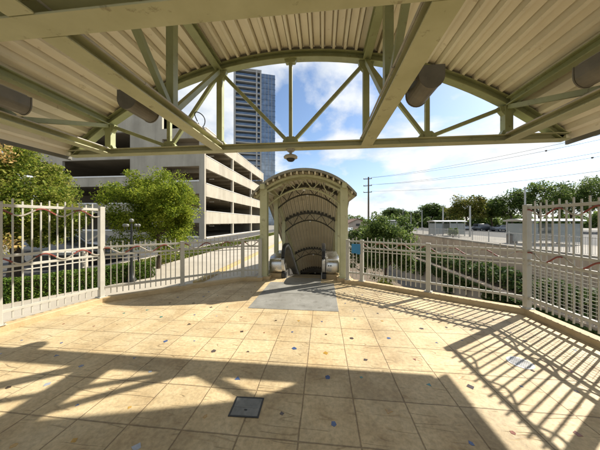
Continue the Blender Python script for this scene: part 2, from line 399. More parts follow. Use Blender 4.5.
def tree(name, label, x, y, z0, r, cz, mat, nclump=60, nleaf=6000, clump_r=0.5, leaf=0.12, trunk=0.12, group=None, seed=1, cat='tree', lower=-0.6, shell=0.45, extra=None):
    t = empty(name, (x, y, z0), 0, label, cat, group)
    pts, cc = crown_points((0, 0, cz), r, nclump, nleaf, clump_r, seed=seed, lower=lower, shell=shell)
    leaf_mesh('crown', pts, leaf, mat, t)
    if extra is not None:
        ep, em = extra
        leaf_mesh('dry_foliage', np.array(ep), leaf, em, t)
    g = random.Random(seed)
    mb = MB()
    top = cz - r[2]*0.25
    b = [(0, 0, -0.15), (0.03*r[0], 0.02*r[0], top*0.35), (-0.03*r[0], 0.03*r[0], top*0.7), (0.02, -0.02, top), (0.04, 0.05, cz+r[2]*0.45)]
    mb.tube(b, trunk, 9, up=(0, 1, 0.01), scales=[1.35, 1.0, 0.82, 0.6, 0.18])
    for k in range(9):
        e = cc[g.randrange(len(cc))]
        z = top*(0.65+0.35*g.random())
        mid = (e[0]*0.45, e[1]*0.45, z+(e[2]-z)*0.35)
        mb.tube([(0, 0, z), mid, tuple(e)], trunk*0.42, 6, up=(0.1, 0.2, 1), scales=[1, 0.7, 0.15])
    mb.build('trunk', M['bark'], t, smooth=True)
    return t

# ================================================================== SETTING
GL = -0.35     # ground left of the deck
GR = -0.50     # ground beyond the trench
GT = -7.0      # trench floor
XT = -2.15     # left lip of the trench
# terrain: one sheet with the sunken cutting pressed into it
prof = [(-900, GL), (XT-0.3, GL), (XT-0.3, GT), (12.3, GT), (12.3, -3.2), (15.8, -3.2), (15.8, GR), (900, GR)]
mb = MB()
ys = [-80, 120]
vs = [(x, yy, z) for yy in ys for x, z in prof]
n = len(prof)
mb.add(vs, [(i, i+1, n+i+1, n+i) for i in range(n-1)])
vs = [(-900, 120, GL), (XT-0.3, 120, GL), (12.3, 120, GR), (15.8, 120, GR), (900, 120, GR), (-900, 1500, GL), (XT-0.3, 1500, GL), (12.3, 1500, GR), (15.8, 1500, GR), (900, 1500, GR),
      (XT-0.3, 120, GT), (12.3, 120, GT)]
mb.add(vs, [(0, 1, 6, 5), (1, 2, 7, 6), (2, 3, 8, 7), (3, 4, 9, 8), (10, 11, 2, 1)])
mb.build('ground', M['ground'], kind='structure')

# deck outline (fence line, on the kerb)
FL = [(-5.30, 0.35), (-4.985, 1.70), (-4.71, 2.80), (-4.43, 4.09)]     # left tall fence, slightly splayed
BL = (-2.20, 6.00)
AR = (3.56, 4.33); BR = (0.99, 5.90)
CX = -0.545      # escalator axis
left_line = [(-6.6, -5.2)] + FL[:1] + [FL[3], BL, (CX-1.10, 6.02)]
right_line = [(CX+1.12, 6.0), BR, AR, (3.56, -5.2)]

deck = [(-6.75, -5.2), (-5.43, 0.40), (-4.56, 4.15), (-2.27, 6.12), (-1.98, 6.2), (-1.90, 6.5), (CX-0.51, 6.5), (CX-0.505, 6.41), (CX+0.505, 6.41), (CX+0.51, 6.5), (0.82, 6.5), (0.90, 6.15), (1.07, 6.02), (3.70, 4.40), (3.70, -5.2)]
mb = MB()
mb.prism(deck, -0.6, 0.0)
# coloured chips pressed into the stone
def inside_deck(x, y):
    if y > 5.6 or y < 0.8: return False
    if x < -4.1 or x > 3.2: return False
    if y > 4.0 and (x < -4.1+(y-4.0)*1.15+0.2 or x > 3.3-(y-4.2)*1.6): return False
    if -1.45 < x < 0.35 and y > 3.95: return False
    return True
g = random.Random(4)
ix = -11
while ix < 9:
    for iy in range(-2, 9):
        x = 0.276+0.45*ix+g.uniform(0.1, 0.35); y = 1.636+0.45*iy+g.uniform(0.1, 0.35)
        if not inside_deck(x, y) or g.random() < 0.12: continue
        s = g.uniform(0.016, 0.036); k = g.choice([3, 4, 4, 5]); a0 = g.random()*6.28
        pts = [(x+s*g.uniform(0.7, 1.25)*math.cos(a0+6.283*i/k), y+s*g.uniform(0.7, 1.25)*math.sin(a0+6.283*i/k)) for i in range(k)]
        mb.prism(pts, -0.01, 0.0018, mi=g.choice([1, 1, 1, 2, 3, 4, 4, 4, 5, 6]))
    ix += 1
mb.build('pavement', [M['floor'], M['chip_blue'], M['chip_red'], M['chip_green'], M['chip_dark'], M['chip_pale'], M['chip_amber']], kind='structure')

# kerb round the deck
def kerb(path, h=0.09, w=0.16):
    mb = MB()
    mb.sweep([(-w/2, 0.001), (w/2, 0.001), (w/2, h-0.012), (w/2-0.012, h), (-w/2+0.012, h), (-w/2, h-0.012)], [(x, y, 0) for x, y in path])
    return mb.build('kerb', M['kerb'], kind='structure')
kerb(left_line); kerb(right_line)

# grey slab in front of the escalator
mb = MB()
mb.box(-1.39, 0.28, 4.06, 4.97, -0.05, 0.006)
mb.box(-1.39, 0.28, 4.985, 5.90, -0.05, 0.006)
mb.build('landing_slab', M['slab'], bevel=0.004, kind='structure')

# left side ground: drive lane, plaza path, yellow kerb
MB().box(-20.0, -9.1, -40, 24.5, -0.7, GL+0.004).build('road', M['asphalt'], kind='structure')
MB().box(-13.0, -9.1, 24.5, 118, -0.7, GL+0.004).build('road', M['asphalt'], kind='structure')
MB().box(-7.3, -4.02, 6.0, 118, -0.7, GL+0.008).build('path', M['path'], kind='structure')
MB().box(-4.02, -3.86, 6.6, 60, -0.7, GL+0.13).build('kerb', M['yellow'], bevel=0.015, kind='structure')
MB().box(-3.86, XT-0.31, 6.3, 118, -0.7, GL+0.006).build('path', M['path'], kind='structure')
mb = MB(); mb.box(-9.1, -8.98, -40, 118, -0.7, GL+0.12); mb.build('kerb', M['path'], kind='structure')
MB().box(-8.2, -4.2, -6, 6.0, -0.7, GL+0.010).build('path', M['path'], kind='structure')
# grass strip
mb = MB(); mb.box(-8.98, -7.3, 7.6, 90, -0.7, GL+0.02); mb.build('lawn', M['soil'], kind='structure')
ng = 26000
gx = rng.uniform(-8.95, -7.3, ng); gy = 7.6+ (rng.random(ng)**1.8)*60
gp = np.stack([gx, gy, np.full(ng, GL+0.05)], 1)
go = leaf_mesh('grass', gp, 0.16, M['grass'], upbias=0.0)
tag(go, kind='stuff', label='sunlit strip of lawn between the path and the garage drive', cat='grass')
# right side: pale walkway and parking lot
MB().box(15.85, 24.0, -60, 118, -1.0, GR+0.004).build('path', M['lot_path'], kind='structure')
MB().box(24.0, 70.0, -60, 118, -1.0, GR+0.008).build('parking_lot', M['asphalt'], kind='structure')

# ================================================================== BIG ROOF CANOPY
RX = -0.71; KS = 0.925; HC = 3.20; RR = 8.24; RISE = 2.14; HS = 5.45
def arc_z(u): return HC + math.sqrt(RR*RR-u*u) - (RR-RISE)
canopy = empty('roof_canopy', (RX*KS, 0, 1.6-1.6*KS), 0, 'wide arched roof of cream corrugated metal on sage green steel trusses over the terrace', 'canopy')
canopy.scale = (KS, KS, KS)
def RP(x, y, z): return ((RX+x)*KS, y*KS, 1.6+(z-1.6)*KS)
# corrugated deck
pts = []
umax = HS+0.06
pitch = 0.234
arcR = lambda u: arc_z(min(max(u, -5.5), 5.5))
prof_low = []
k0 = int(umax/pitch)
u = -umax
prof_low.append((u, arc_z(-5.5)-0.02))
for k in range(-k0, k0+1):
    c = k*pitch
    for du, dz in ((-0.054, 0.085), (-0.053, 0.15), (-0.036, 0.15), (-0.032, 0.085), (-0.024, 0.004), (0.024, 0.004), (0.032, 0.085), (0.036, 0.15), (0.053, 0.15), (0.054, 0.085)):
        uu = c+du
        if abs(uu) < umax-0.03: prof_low.append((uu, arcR(uu)+dz))
prof_low.append((umax, arc_z(5.5)-0.02))
prof_top = [(uu, zz+0.10) for uu, zz in [(t_, arcR(t_)+0.08) for t_ in np.linspace(umax, -umax, 60)]]
ring = [(float(a), float(b_)) for a, b_ in prof_low+prof_top]
Y0, Y1 = -2.4, 5.0
mb = MB()
nn = len(ring); nl = len(prof_low)
vs = [(a, Y0, b_) for a, b_ in ring] + [(a, Y1, b_) for a, b_ in ring]
fs = [(i, (i+1) % nn, nn+(i+1) % nn, nn+i) for i in range(nn)]
# end faces as strips between lower and upper lines
def zt(uu): return arcR(uu)+0.18
mb.add(vs, fs)
for yy in (Y0, Y1):
    v2 = []; f2 = []
    for i, (a, b_) in enumerate(prof_low):
        v2 += [(a, yy, b_), (a, yy, zt(a))]
    for i in range(nl-1): f2.append((2*i, 2*i+2, 2*i+3, 2*i+1))
    mb.add(v2, f2)
mb.build('roof_deck', M['deck_cream'], canopy)
for s in (-1, 1):
    mb = MB(); x = s*(HS+0.06)
    mb.box(min(x, x+s*0.05), max(x, x+s*0.05), Y0, Y1+0.004, HC-0.06, HC+0.14)
    mb.build('eave_trim', M['dark_trim'], canopy, bevel=0.006)

NODE_B = [-5.40, -2.86, 0, 2.86, 5.40]     # bottom nodes
NODE_T = [-4.38, -1.62, 1.62, 4.38]        # top nodes
CHD = 0.135; CHW = 0.20
def truss(y, full=True):
    mb = MB()
    mb.ibeam([(-HS, y, HC+CHD/2), (HS, y, HC+CHD/2)], CHW, CHD)
    ch = mb.build('truss', M['sage_pale'], canopy, bevel=0.004)
    mb = MB()
    us = np.linspace(-5.38, 5.38, 41)
    mb.ibeam([(float(q), y, arc_z(float(q))-0.085) for q in us], 0.17, 0.16)
    mb.build('arch', M['sage'], ch)
    mb = MB()
    mb.sweep([(-0.03, 0), (0.03, 0), (0.03, 0.082), (-0.03, 0.082)], [(float(q), y, arc_z(float(q))) for q in us])
    mb.build('gap_shade_strip', M['dark_trim'], ch)  # dark strip standing in for the shade between arch and deck pans
    zb = HC+CHD
    for q in [-4.38, -2.86, -1.62, 0, 1.62, 2.86, 4.38]:
        w = {0: 0.075, 2.86: 0.085, 1.62: 0.13, 4.38: 0.15}[abs(q)]
        mb = MB(); mb.bar((q, y, zb), (q, y, arc_z(q)-0.16), w, w*0.9, up=(0, 1, 0))
        mb.build('vertical', M['sage'], ch, bevel=0.005)
    def diag(u0, z0, u1, z1, w=0.075):
        mb = MB(); mb.bar((u0, y+0.003, z0), (u1, y+0.003, z1), w, w*0.9, up=(0, 1, 0)); mb.build('diagonal', M['sage'], ch, bevel=0.004)
    for s in (-1, 1):
        diag(s*0.05, zb+0.03, s*1.58, arc_z(1.62)-0.2)
        diag(s*2.82, zb+0.03, s*1.66, arc_z(1.62)-0.2)
        diag(s*2.90, zb+0.03, s*4.34, arc_z(4.38)-0.18)
    def plate(cx_, cz_, pts):
        mb = MB()
        vs_ = [(cx_+a, y-0.05, cz_+b_) for a, b_ in pts]+[(cx_+a, y+0.05, cz_+b_) for a, b_ in pts]
        k = len(pts)
        mb.add(vs_, [tuple(range(k)), tuple(range(2*k-1, k-1, -1))]+[(i, (i+1) % k, k+(i+1) % k, k+i) for i in range(k)])
        zm = sum(b_ for a, b_ in pts)/k
        for bx in (-0.075, 0.075):
            for bz in (-0.02, 0.03):
                mb.M = Matrix.Translation((cx_+bx, y-0.049, cz_+zm+bz)) @ Matrix.Rotation(R(90), 4, 'X'); mb.lathe([(0.013, 0.0), (0.013, 0.012), (0.0, 0.014)], n=6); mb.M = Matrix.Identity(4)
        mb.build('gusset_plate', M['sage'], ch, bevel=0.003)
    for q in (-2.86, 0, 2.86): plate(q, zb-0.002, [(-0.17, 0), (0.17, 0), (0.17, 0.05), (0.08, 0.14), (-0.08, 0.14), (-0.17, 0.05)])
    for q in NODE_T:
        plate(q, arc_z(q)-0.165, [(-0.16, 0.0), (-0.14, -0.1), (-0.06, -0.2), (0.06, -0.2), (0.14, -0.1), (0.16, 0.0)])
    for q in (-4.38, -1.62, 1.62, 4.38): plate(q, zb-0.002, [(-0.15, 0), (0.15, 0), (0.09, 0.1), (-0.09, 0.1)])
    plate(0, arc_z(0)-0.165, [(-0.14, 0.0), (-0.1, -0.08), (0.1, -0.08), (0.14, 0.0)])
YT = [4.92, 1.62, -1.68]
for y in YT: truss(y)
# longitudinal beams and their webs
for q in (-4.38, -1.62, 1.62, 4.38):
    for i in range(len(YT)-1):
        ya, yb = YT[i+1]+0.105, YT[i]-0.105
        mb = MB(); d = 0.13
        mb.ibeam([(q, ya, HC+0.002+d/2), (q, yb, HC+0.002+d/2)], 0.235, d)
        bm_ = mb.build('beam', M['sage_pale'], canopy, bevel=0.004)
        ym = (ya+yb)/2; zt_ = arc_z(q)-0.2
        if abs(q) < 2:
            mb = MB(); mb.bar((q, ym, HC+0.13), (q, ym, zt_+0.03), 0.12, 0.12, up=(0, 1, 0)); mb.build('vertical', M['sage'], bm_, bevel=0.005)
        mb = MB(); mb.bar((q, ym+0.05, HC+0.145), (q, yb+0.02, zt_), 0.085, 0.085); mb.build('diagonal', M['sage'], bm_, bevel=0.004)
        mb = MB(); mb.bar((q, ym-0.05, HC+0.145), (q, ya-0.02, zt_), 0.085, 0.085); mb.build('diagonal', M['sage'], bm_, bevel=0.004)
    mb = MB()
    mb.ibeam([(q, YT[-1], arc_z(q)-0.10), (q, YT[0]-0.095, arc_z(q)-0.10)], 0.16, 0.15)
    mb.build('purlin', M['sage'], canopy)
for q in (-1.62, 1.62, -4.38, 4.38):
    for k in range(3):
        mb = MB(); x_ = q+(0.14 if q < 0 else -0.14)
        mb.tube([(x_, YT[-1]+0.1+k*2.1, HC+0.115), (x_, YT[-1]+0.1+(k+1)*2.1, HC+0.115)], 0.013, 8)
        mb.tube([(x_, YT[-1]+0.1+(k+1)*2.1-0.05, HC+0.115), (x_, YT[-1]+0.1+(k+1)*2.1+0.002, HC+0.115)], 0.02, 8)
        mb.build('conduit', M['lamp_pale'], canopy, smooth=True)
for q in (-4.38, 4.38):
    for y in (YT[1]-0.6, YT[2]-0.5):
        mb = MB(); mb.ibeam([(q, y, -0.07), (q, y, HC-0.004)], 0.22, 0.22, up=(0, 1, 0)); mb.box(q-0.18, q+0.18, y-0.18, y+0.18, -0.077, -0.055)
        mb.build('column', M['sage_pale'], canopy)

# lamps hung beside the beams
def beam_lamp(off, y, z, label, L_=0.38, side=1):
    t = empty('floodlight', RP(off, y, z), 0, label, 'floodlight', 'trough floodlights on the roof beams')
    pr = [(-0.13, 0.13)]+[(0.13*math.cos(math.pi+math.pi*k/12), 0.02+0.14*math.sin(math.pi+math.pi*k/12)) for k in range(13)]+[(0.13, 0.13)]
    mb = MB(); mb.sweep(pr, [(0, -L_/2, 0), (0, L_/2, 0)])
    mb.build('housing', M['lamp_grey'], t, bevel=0.004)
    for s in (-1, 1):
        mb = MB(); mb.sweep([(a*1.04, b_*1.03-0.002) for a, b_ in pr], [(0, s*(L_/2+0.001), 0), (0, s*(L_/2+0.016), 0)]); mb.build('end_cap', M['lamp_grey'], t)
    mb = MB(); mb.box(-0.115, 0.115, -L_/2+0.03, L_/2-0.03, 0.131, 0.145); mb.build('lens', M['lamp_pale'], t)
    for s in (-1, 1):
        mb = MB(); mb.lathe([(0.0, 0.0), (0.012, 0.0), (0.012, 0.012), (0.0, 0.012)], c=(0, s*0.12, 0.146), n=6); mb.build('screw', M['steel'], t)
        mb = MB(); mb.box(min(side*0.13, side*0.30), max(side*0.13, side*0.30), s*0.12-0.02, s*0.12+0.02, 0.03, 0.06); mb.build('bracket', M['lamp_grey'], t)
    return t
beam_lamp(-2.00, 3.08, 3.30, 'trough floodlight hanging beside the left inner beam, in front of the garage wall')
beam_lamp(1.98, 3.0, 3.30, 'trough floodlight hanging beside the right inner beam, against the sky', side=-1)
beam_lamp(-4.10, 2.95, 3.46, 'trough floodlight on the far left beam, above the leafy tree', side=-1)
beam_lamp(4.08, 3.05, 3.46, 'trough floodlight on the far right beam near the eave', side=1)

# dome camera under the middle of the truss
t = empty('security_camera', RP(0, 4.92, HC), 0, 'small grey dome camera hanging under the middle of the front truss', 'camera')
mb = MB(); mb.lathe([(0.0, -0.001), (0.085, -0.001), (0.09, -0.02), (0.055, -0.05), (0.03, -0.06), (0.03, -0.115), (0.0, -0.115)], n=20); mb.build('mount', M['lamp_pale'], t, smooth=True)
mb = MB(); mb.lathe([(0.0, -0.10), (0.04, -0.105), (0.12, -0.125), (0.145, -0.15), (0.14, -0.175), (0.10, -0.19), (0.0, -0.19)], n=24); mb.build('housing', M['lamp_pale'], t, smooth=True)
mb = MB(); mb.lathe([(0.088, -0.188), (0.082, -0.215), (0.055, -0.24), (0.0, -0.252)], n=20); mb.build('dome', M['black'], t, smooth=True)
# loose loop of cable on the left beam
mb = MB()
lp = [RP(-1.62+0.125+0.02*math.sin(a*2), 3.85+0.16*math.cos(a), HC+0.24+0.12*math.sin(a)) for a in np.linspace(-2.2, 3.9, 26)]
mb.tube(lp, 0.008, 6)
tag(mb.build('cable', M['cable']), 'thin dark loop of cable standing on the left inner roof beam', 'cable')

# ================================================================== FENCES
def wave_pts(L_, z, amp, per, ph, x0=0.05, x1=None):
    x1 = x1 or L_-0.05
    n_ = max(8, int((x1-x0)/0.022))
    return [(x0+(x1-x0)*i/n_, 0.0, z+amp*math.sin(2*math.pi*(x0+(x1-x0)*i/n_)/per+ph)) for i in range(n_+1)]

def add_wave(root, L_, z, amp, per, ph):
    pts = wave_pts(L_, z, amp, per, ph)
    mb = MB()
    # alternating red and silver stretches
    step = per/2
    segs = []; cur = [pts[0]]; key = int((pts[0][0]+ph*per/6.283)/step)
    for p in pts[1:]:
        cur.append(p)
        k = int((p[0]+0.13)/step)
        if k != key:
            segs.append((key, cur)); cur = [p]; key = k
    segs.append((key, cur))
    for k, s in segs:
        if len(s) > 1: mb.tube([(x, -0.026, zz) for x, _, zz in s], 0.012, 6, up=(0, 1, 0), mi=(0 if k % 2 == 0 else 1))
    return mb.build('wave_bar', [M['rust'], M['silver']], root, smooth=True)

fence_group = 'picket fences round the terrace'
def picket_proto(zb, zt_):
    mb = MB(); mb.box(-0.0085, 0.0085, -0.0085, 0.0085, zb, zt_)
    return mb

def fence(points, tall, label, post_at_start=True, mesh=False, name='picket_fence', sp=0.1):
    o = points[0]
    root = empty(name, (o[0], o[1], 0.09), 0, label, 'fence', fence_group)
    hp = 1.80 if tall else 1.04
    pm = None
    kk = 0
    for i in range(len(points)):
        if i == 0 and not post_at_start: continue
        mb = MB(); mb.box(-0.043, 0.043, -0.043, 0.043, 0.0, hp); mb.box(-0.047, 0.047, -0.047, 0.047, hp, hp+0.012); mb.box(-0.075, 0.075, -0.075, 0.075, 0.0005, 0.012)
        for bx in (-0.058, 0.058):
            for by in (-0.058, 0.058): mb.lathe([(0.0, 0.0115), (0.009, 0.0115), (0.009, 0.024), (0.0, 0.026)], c=(bx, by, 0), n=6)
        d = points[min(i+1, len(points)-1)]; e = points[max(i-1, 0)]
        ang = math.atan2(d[1]-e[1], d[0]-e[0])
        p = mb.build('post', M['fence'], root, bevel=0.005); p.location = (points[i][0]-o[0], points[i][1]-o[1], 0); p.rotation_euler.z = ang
    for i in range(len(points)-1):
        a, b_ = points[i], points[i+1]
        L_ = math.hypot(b_[0]-a[0], b_[1]-a[1]); ang = math.atan2(b_[1]-a[1], b_[0]-a[0])
        T = Matrix.Translation((a[0]-o[0], a[1]-o[1], 0)) @ Matrix.Rotation(ang, 4, 'Z')
        rails = [(0.19, 0.045), (0.845, 0.04), (1.005, 0.042), (0.765, 0.018)]
        if tall: rails.append((1.755, 0.045))
        for z, w in rails:
            mb = MB(); mb.box(0.043, L_-0.043, -w*0.42, w*0.42, z-w/2, z+w/2)
            ob = mb.build('rail', M['fence'], root, bevel=0.003); ob.matrix_local = T
        n_ = int(round((L_-0.1)/sp))
        pk = {}
        for k in range(1, n_):
            ex = 0.035*(k % 2)
            key = k % 2
            ht = (1.83 if tall else 1.085)+ex
            if key not in pk:
                ob = picket_proto(0.06, ht).build('picket', M['fence'], root); pk[key] = ob
            else:
                ob = pk[key].copy(); COL.objects.link(ob); ob.parent = root
            ob.matrix_local = T @ Matrix.Translation((0.05+(L_-0.1)*k/n_, 0, 0))
        w = add_wave(root, L_, 0.925, 0.062, 0.50, 0.6*i+0.5); w.matrix_local = T
        if tall:
            w = add_wave(root, L_, 1.665, 0.058, 0.50, 0.6*i+0.9); w.matrix_local = T
        if mesh:
            mb = MB()
            for k in range(11):
                z = 0.21+0.05*k
                mb.bar((0.06, 0.03, z), (L_-0.06, 0.03, z), 0.0035, 0.0035)
            for k in range(int(L_/0.05)):
                x = 0.07+0.05*k
                if x < L_-0.06: mb.bar((x, 0.036, 0.2), (x, 0.036, 0.75), 0.003, 0.003, up=(1, 0, 0))
            ob = mb.build('wire_mesh', M['fence'], root); ob.matrix_local = T
    return root
fence(FL, True, 'tall pale picket fence with wavy red bars beside the hedge and leafy tree')
ml = ((FL[3][0]+BL[0])/2-0.03, (FL[3][1]+BL[1])/2+0.02)
fence([FL[3], ml, BL, (CX-1.17, 6.03)], False, 'waist high picket fence beside the grey garage and path, left of the escalator', post_at_start=False)
mr = ((AR[0]+BR[0])/2, (AR[1]+BR[1])/2+0.03)
fence([AR, mr, BR, (CX+1.19, 6.01)], False, 'waist high picket fence before the sunken cutting, right of the escalator', post_at_start=False)
fence([AR, (3.56, 2.95), (3.56, 1.57), (3.56, 0.19)], True, 'tall picket fence with wavy red bars and wire mesh at the right edge', mesh=True)

# ================================================================== ESCALATOR CANOPY
EC_Y = 6.18; KNEE = 7.9; SL = math.tan(R(30))
def axis_drop(y): return 0.0 if y < KNEE else (y-KNEE)*SL
ec = empty('escalator_canopy', (CX, EC_Y, 0), 0, 'arched metal canopy with ribbed tan lining descending over the escalator', 'canopy')
YE = 15.9
def vault(yr): return yr-EC_Y
EW = 1.46; CROWN = 3.03; ER = (EW*EW+0.73*0.73)/(2*0.73)
def e_z(u): return CROWN-0.1 + math.sqrt(ER*ER-u*u)-ER
# roof shell: ribbed lining below, smooth skin above
low = []
k0 = int(1.40/0.15)
low.append((-1.40, e_z(1.40)))
for k in range(-k0, k0+1):
    c = k*0.15
    for du, dz in ((-0.036, 0.05), (-0.034, 0.075), (-0.02, 0.075), (-0.018, 0.0), (0.018, 0.0), (0.02, 0.075), (0.034, 0.075), (0.036, 0.05)):
        if abs(c+du) < 1.39: low.append((c+du, e_z(c+du)+dz))
low.append((1.40, e_z(1.40)))
mb = MB()
ysec = [EC_Y, KNEE, YE]
nl = len(low)
vs = [(a, vault(y), b_-axis_drop(y)) for y in ysec for a, b_ in low]
mb.add(vs, [(i+j*nl, i+1+j*nl, i+1+(j+1)*nl, i+(j+1)*nl) for j in range(2) for i in range(nl-1)])
mb.build('lining', M['lining'], ec)
mb = MB()
us = np.linspace(-1.44, 1.44, 37)
n1_ = len(us)
sec = [(float(q), e_z(min(abs(float(q)), 1.44))+0.07) for q in us]+[(float(q), e_z(min(abs(float(q)), 1.44))+0.14) for q in us[::-1]]
nn = len(sec)
ysec2 = [EC_Y-0.10, KNEE, YE]
vs = [(a, vault(y), b_-axis_drop(y)) for y in ysec2 for a, b_ in sec]
fs = [(i+j*nn, (i+1) % nn+j*nn, (i+1) % nn+(j+1)*nn, i+(j+1)*nn) for j in range(2) for i in range(nn)]
for j in (0, 2):
    fs += [(j*nn+i, j*nn+i+1, j*nn+nn-2-i, j*nn+nn-1-i) for i in range(n1_-1)]
mb.add(vs, fs)
mb.build('roof_skin', M['roof_grey'], ec)
# purlin stubs showing at the front edge
for k in range(-8, 9):
    a = k*0.165
    mb = MB(); y0 = vault(EC_Y-0.07)
    mb.box(a-0.02, a+0.02, y0, y0+0.25, e_z(a)-0.002, e_z(a)+0.068)
    mb.build('purlin_end', M['lining'], ec)
# front arched beam
mb = MB(); mb.sweep([(-0.045, -0.06), (0.045, -0.06), (0.045, 0.0), (-0.045, 0.0)], [(float(q), vault(EC_Y+0.08), e_z(float(q))-0.012) for q in np.linspace(-1.36, 1.36, 31)])
mb.build('edge_arch', M['sage_pale'], ec)
# crescent ribs
def rib(yr, depth=0.34, mat='sage'):
    dz = axis_drop(yr); v = vault(yr)
    top = [(float(q), v, e_z(float(q))-0.06-dz) for q in np.linspace(-1.2, 1.2, 27)]
    mb = MB(); mb.sweep([(-0.03, -0.035), (0.03, -0.035), (0.03, 0.035), (-0.03, 0.035)], top)
    rb = mb.build('rib', M[mat], ec)
    rz = lambda q: CROWN-0.1-depth-0.14*0 - 0.55*(q/1.12)**2 - dz - 0.02
    mb = MB(); mb.tube([(float(q), v, rz(float(q))) for q in np.linspace(-1.12, 1.12, 23)], 0.027, 8); mb.build('lower_chord', M[mat], rb, smooth=True)
    tops = [-0.95, -0.48, 0.0, 0.48, 0.95]; bots = [-0.72, -0.24, 0.24, 0.72]
    seq = []
    for i, bq in enumerate(bots): seq += [(tops[i], bq), (tops[i+1], bq)]
    mb = MB()
    for tq, bq in seq: mb.bar((tq, v+0.002, e_z(tq)-0.09-dz), (bq, v+0.002, rz(bq)), 0.026, 0.026, up=(0, 1, 0))
    mb.build('web', M[mat], rb)
    for k in range(-7, 7):
        mb = MB(); mb.box(k*0.15+0.035, k*0.15+0.115, v-0.03, v+0.03, e_z(k*0.15+0.075)-0.035-dz, e_z(k*0.15+0.075)+0.045-dz)
        mb.build('gap_shade_block', M['dark_rib'], rb)  # dark block standing in for the shaded gap between lining ribs
    if mat:
        mb = MB(); mb.box(-0.035, 0.035, v-0.035, v+0.035, rz(0)-0.07, rz(0)-0.025); mb.build('lamp', M['white'], rb)
for yr in (6.5, 7.9, 9.45, 12.7, 15.6): rib(yr, mat='sage_pale' if yr < 7 else 'dark_rib')  # ribs behind the first carry their shade in the colour
# posts and side beams
zs = e_z(1.1)-0.05
for s in (-1, 1):
    for yr in (6.24, 7.9, 9.45, 12.7, 15.6):
        mb = MB(); x = s*1.11; dz = axis_drop(yr)
        zb_ = 0.092 if yr < 6.5 else (GT)
        if yr > 7: zb_ = max(GT, -dz-0.4)
        w = 0.2 if yr < 6.5 else 0.14
        mb.ibeam([(x, vault(yr), zb_), (x, vault(yr), zs-dz+0.02)], w, w, tf=0.02, tw=0.016, up=(0, 1, 0))
        if yr < 6.5: mb.box(x-0.13, x+0.13, vault(yr)-0.13, vault(yr)+0.13, 0.0905, 0.106)
        mb.build('post', M['sage_pale'], ec)
        if yr < 6.5:
            mb = MB(); mb.box(x-0.19, x+0.19, vault(6.07), vault(6.44), 0.001, 0.0895); mb.build('footing', M['kerb'], ec, bevel=0.006)
    mb = MB()
    mb.bar((s*1.11, vault(6.0), zs+0.06), (s*1.11, vault(KNEE), zs+0.06), 0.12, 0.14)
    mb.bar((s*1.11, vault(KNEE), zs+0.06), (s*1.11, vault(YE), zs+0.06-axis_drop(YE)), 0.119, 0.139)
    mb.build('side_beam', M['sage_pale'], ec)
    mb = MB(); mb.bar((s*1.11, vault(6.2), zs-0.1), (s*0.62, vault(6.35), e_z(0.62)-0.15), 0.05, 0.05); mb.build('brace', M['sage_pale'], ec)

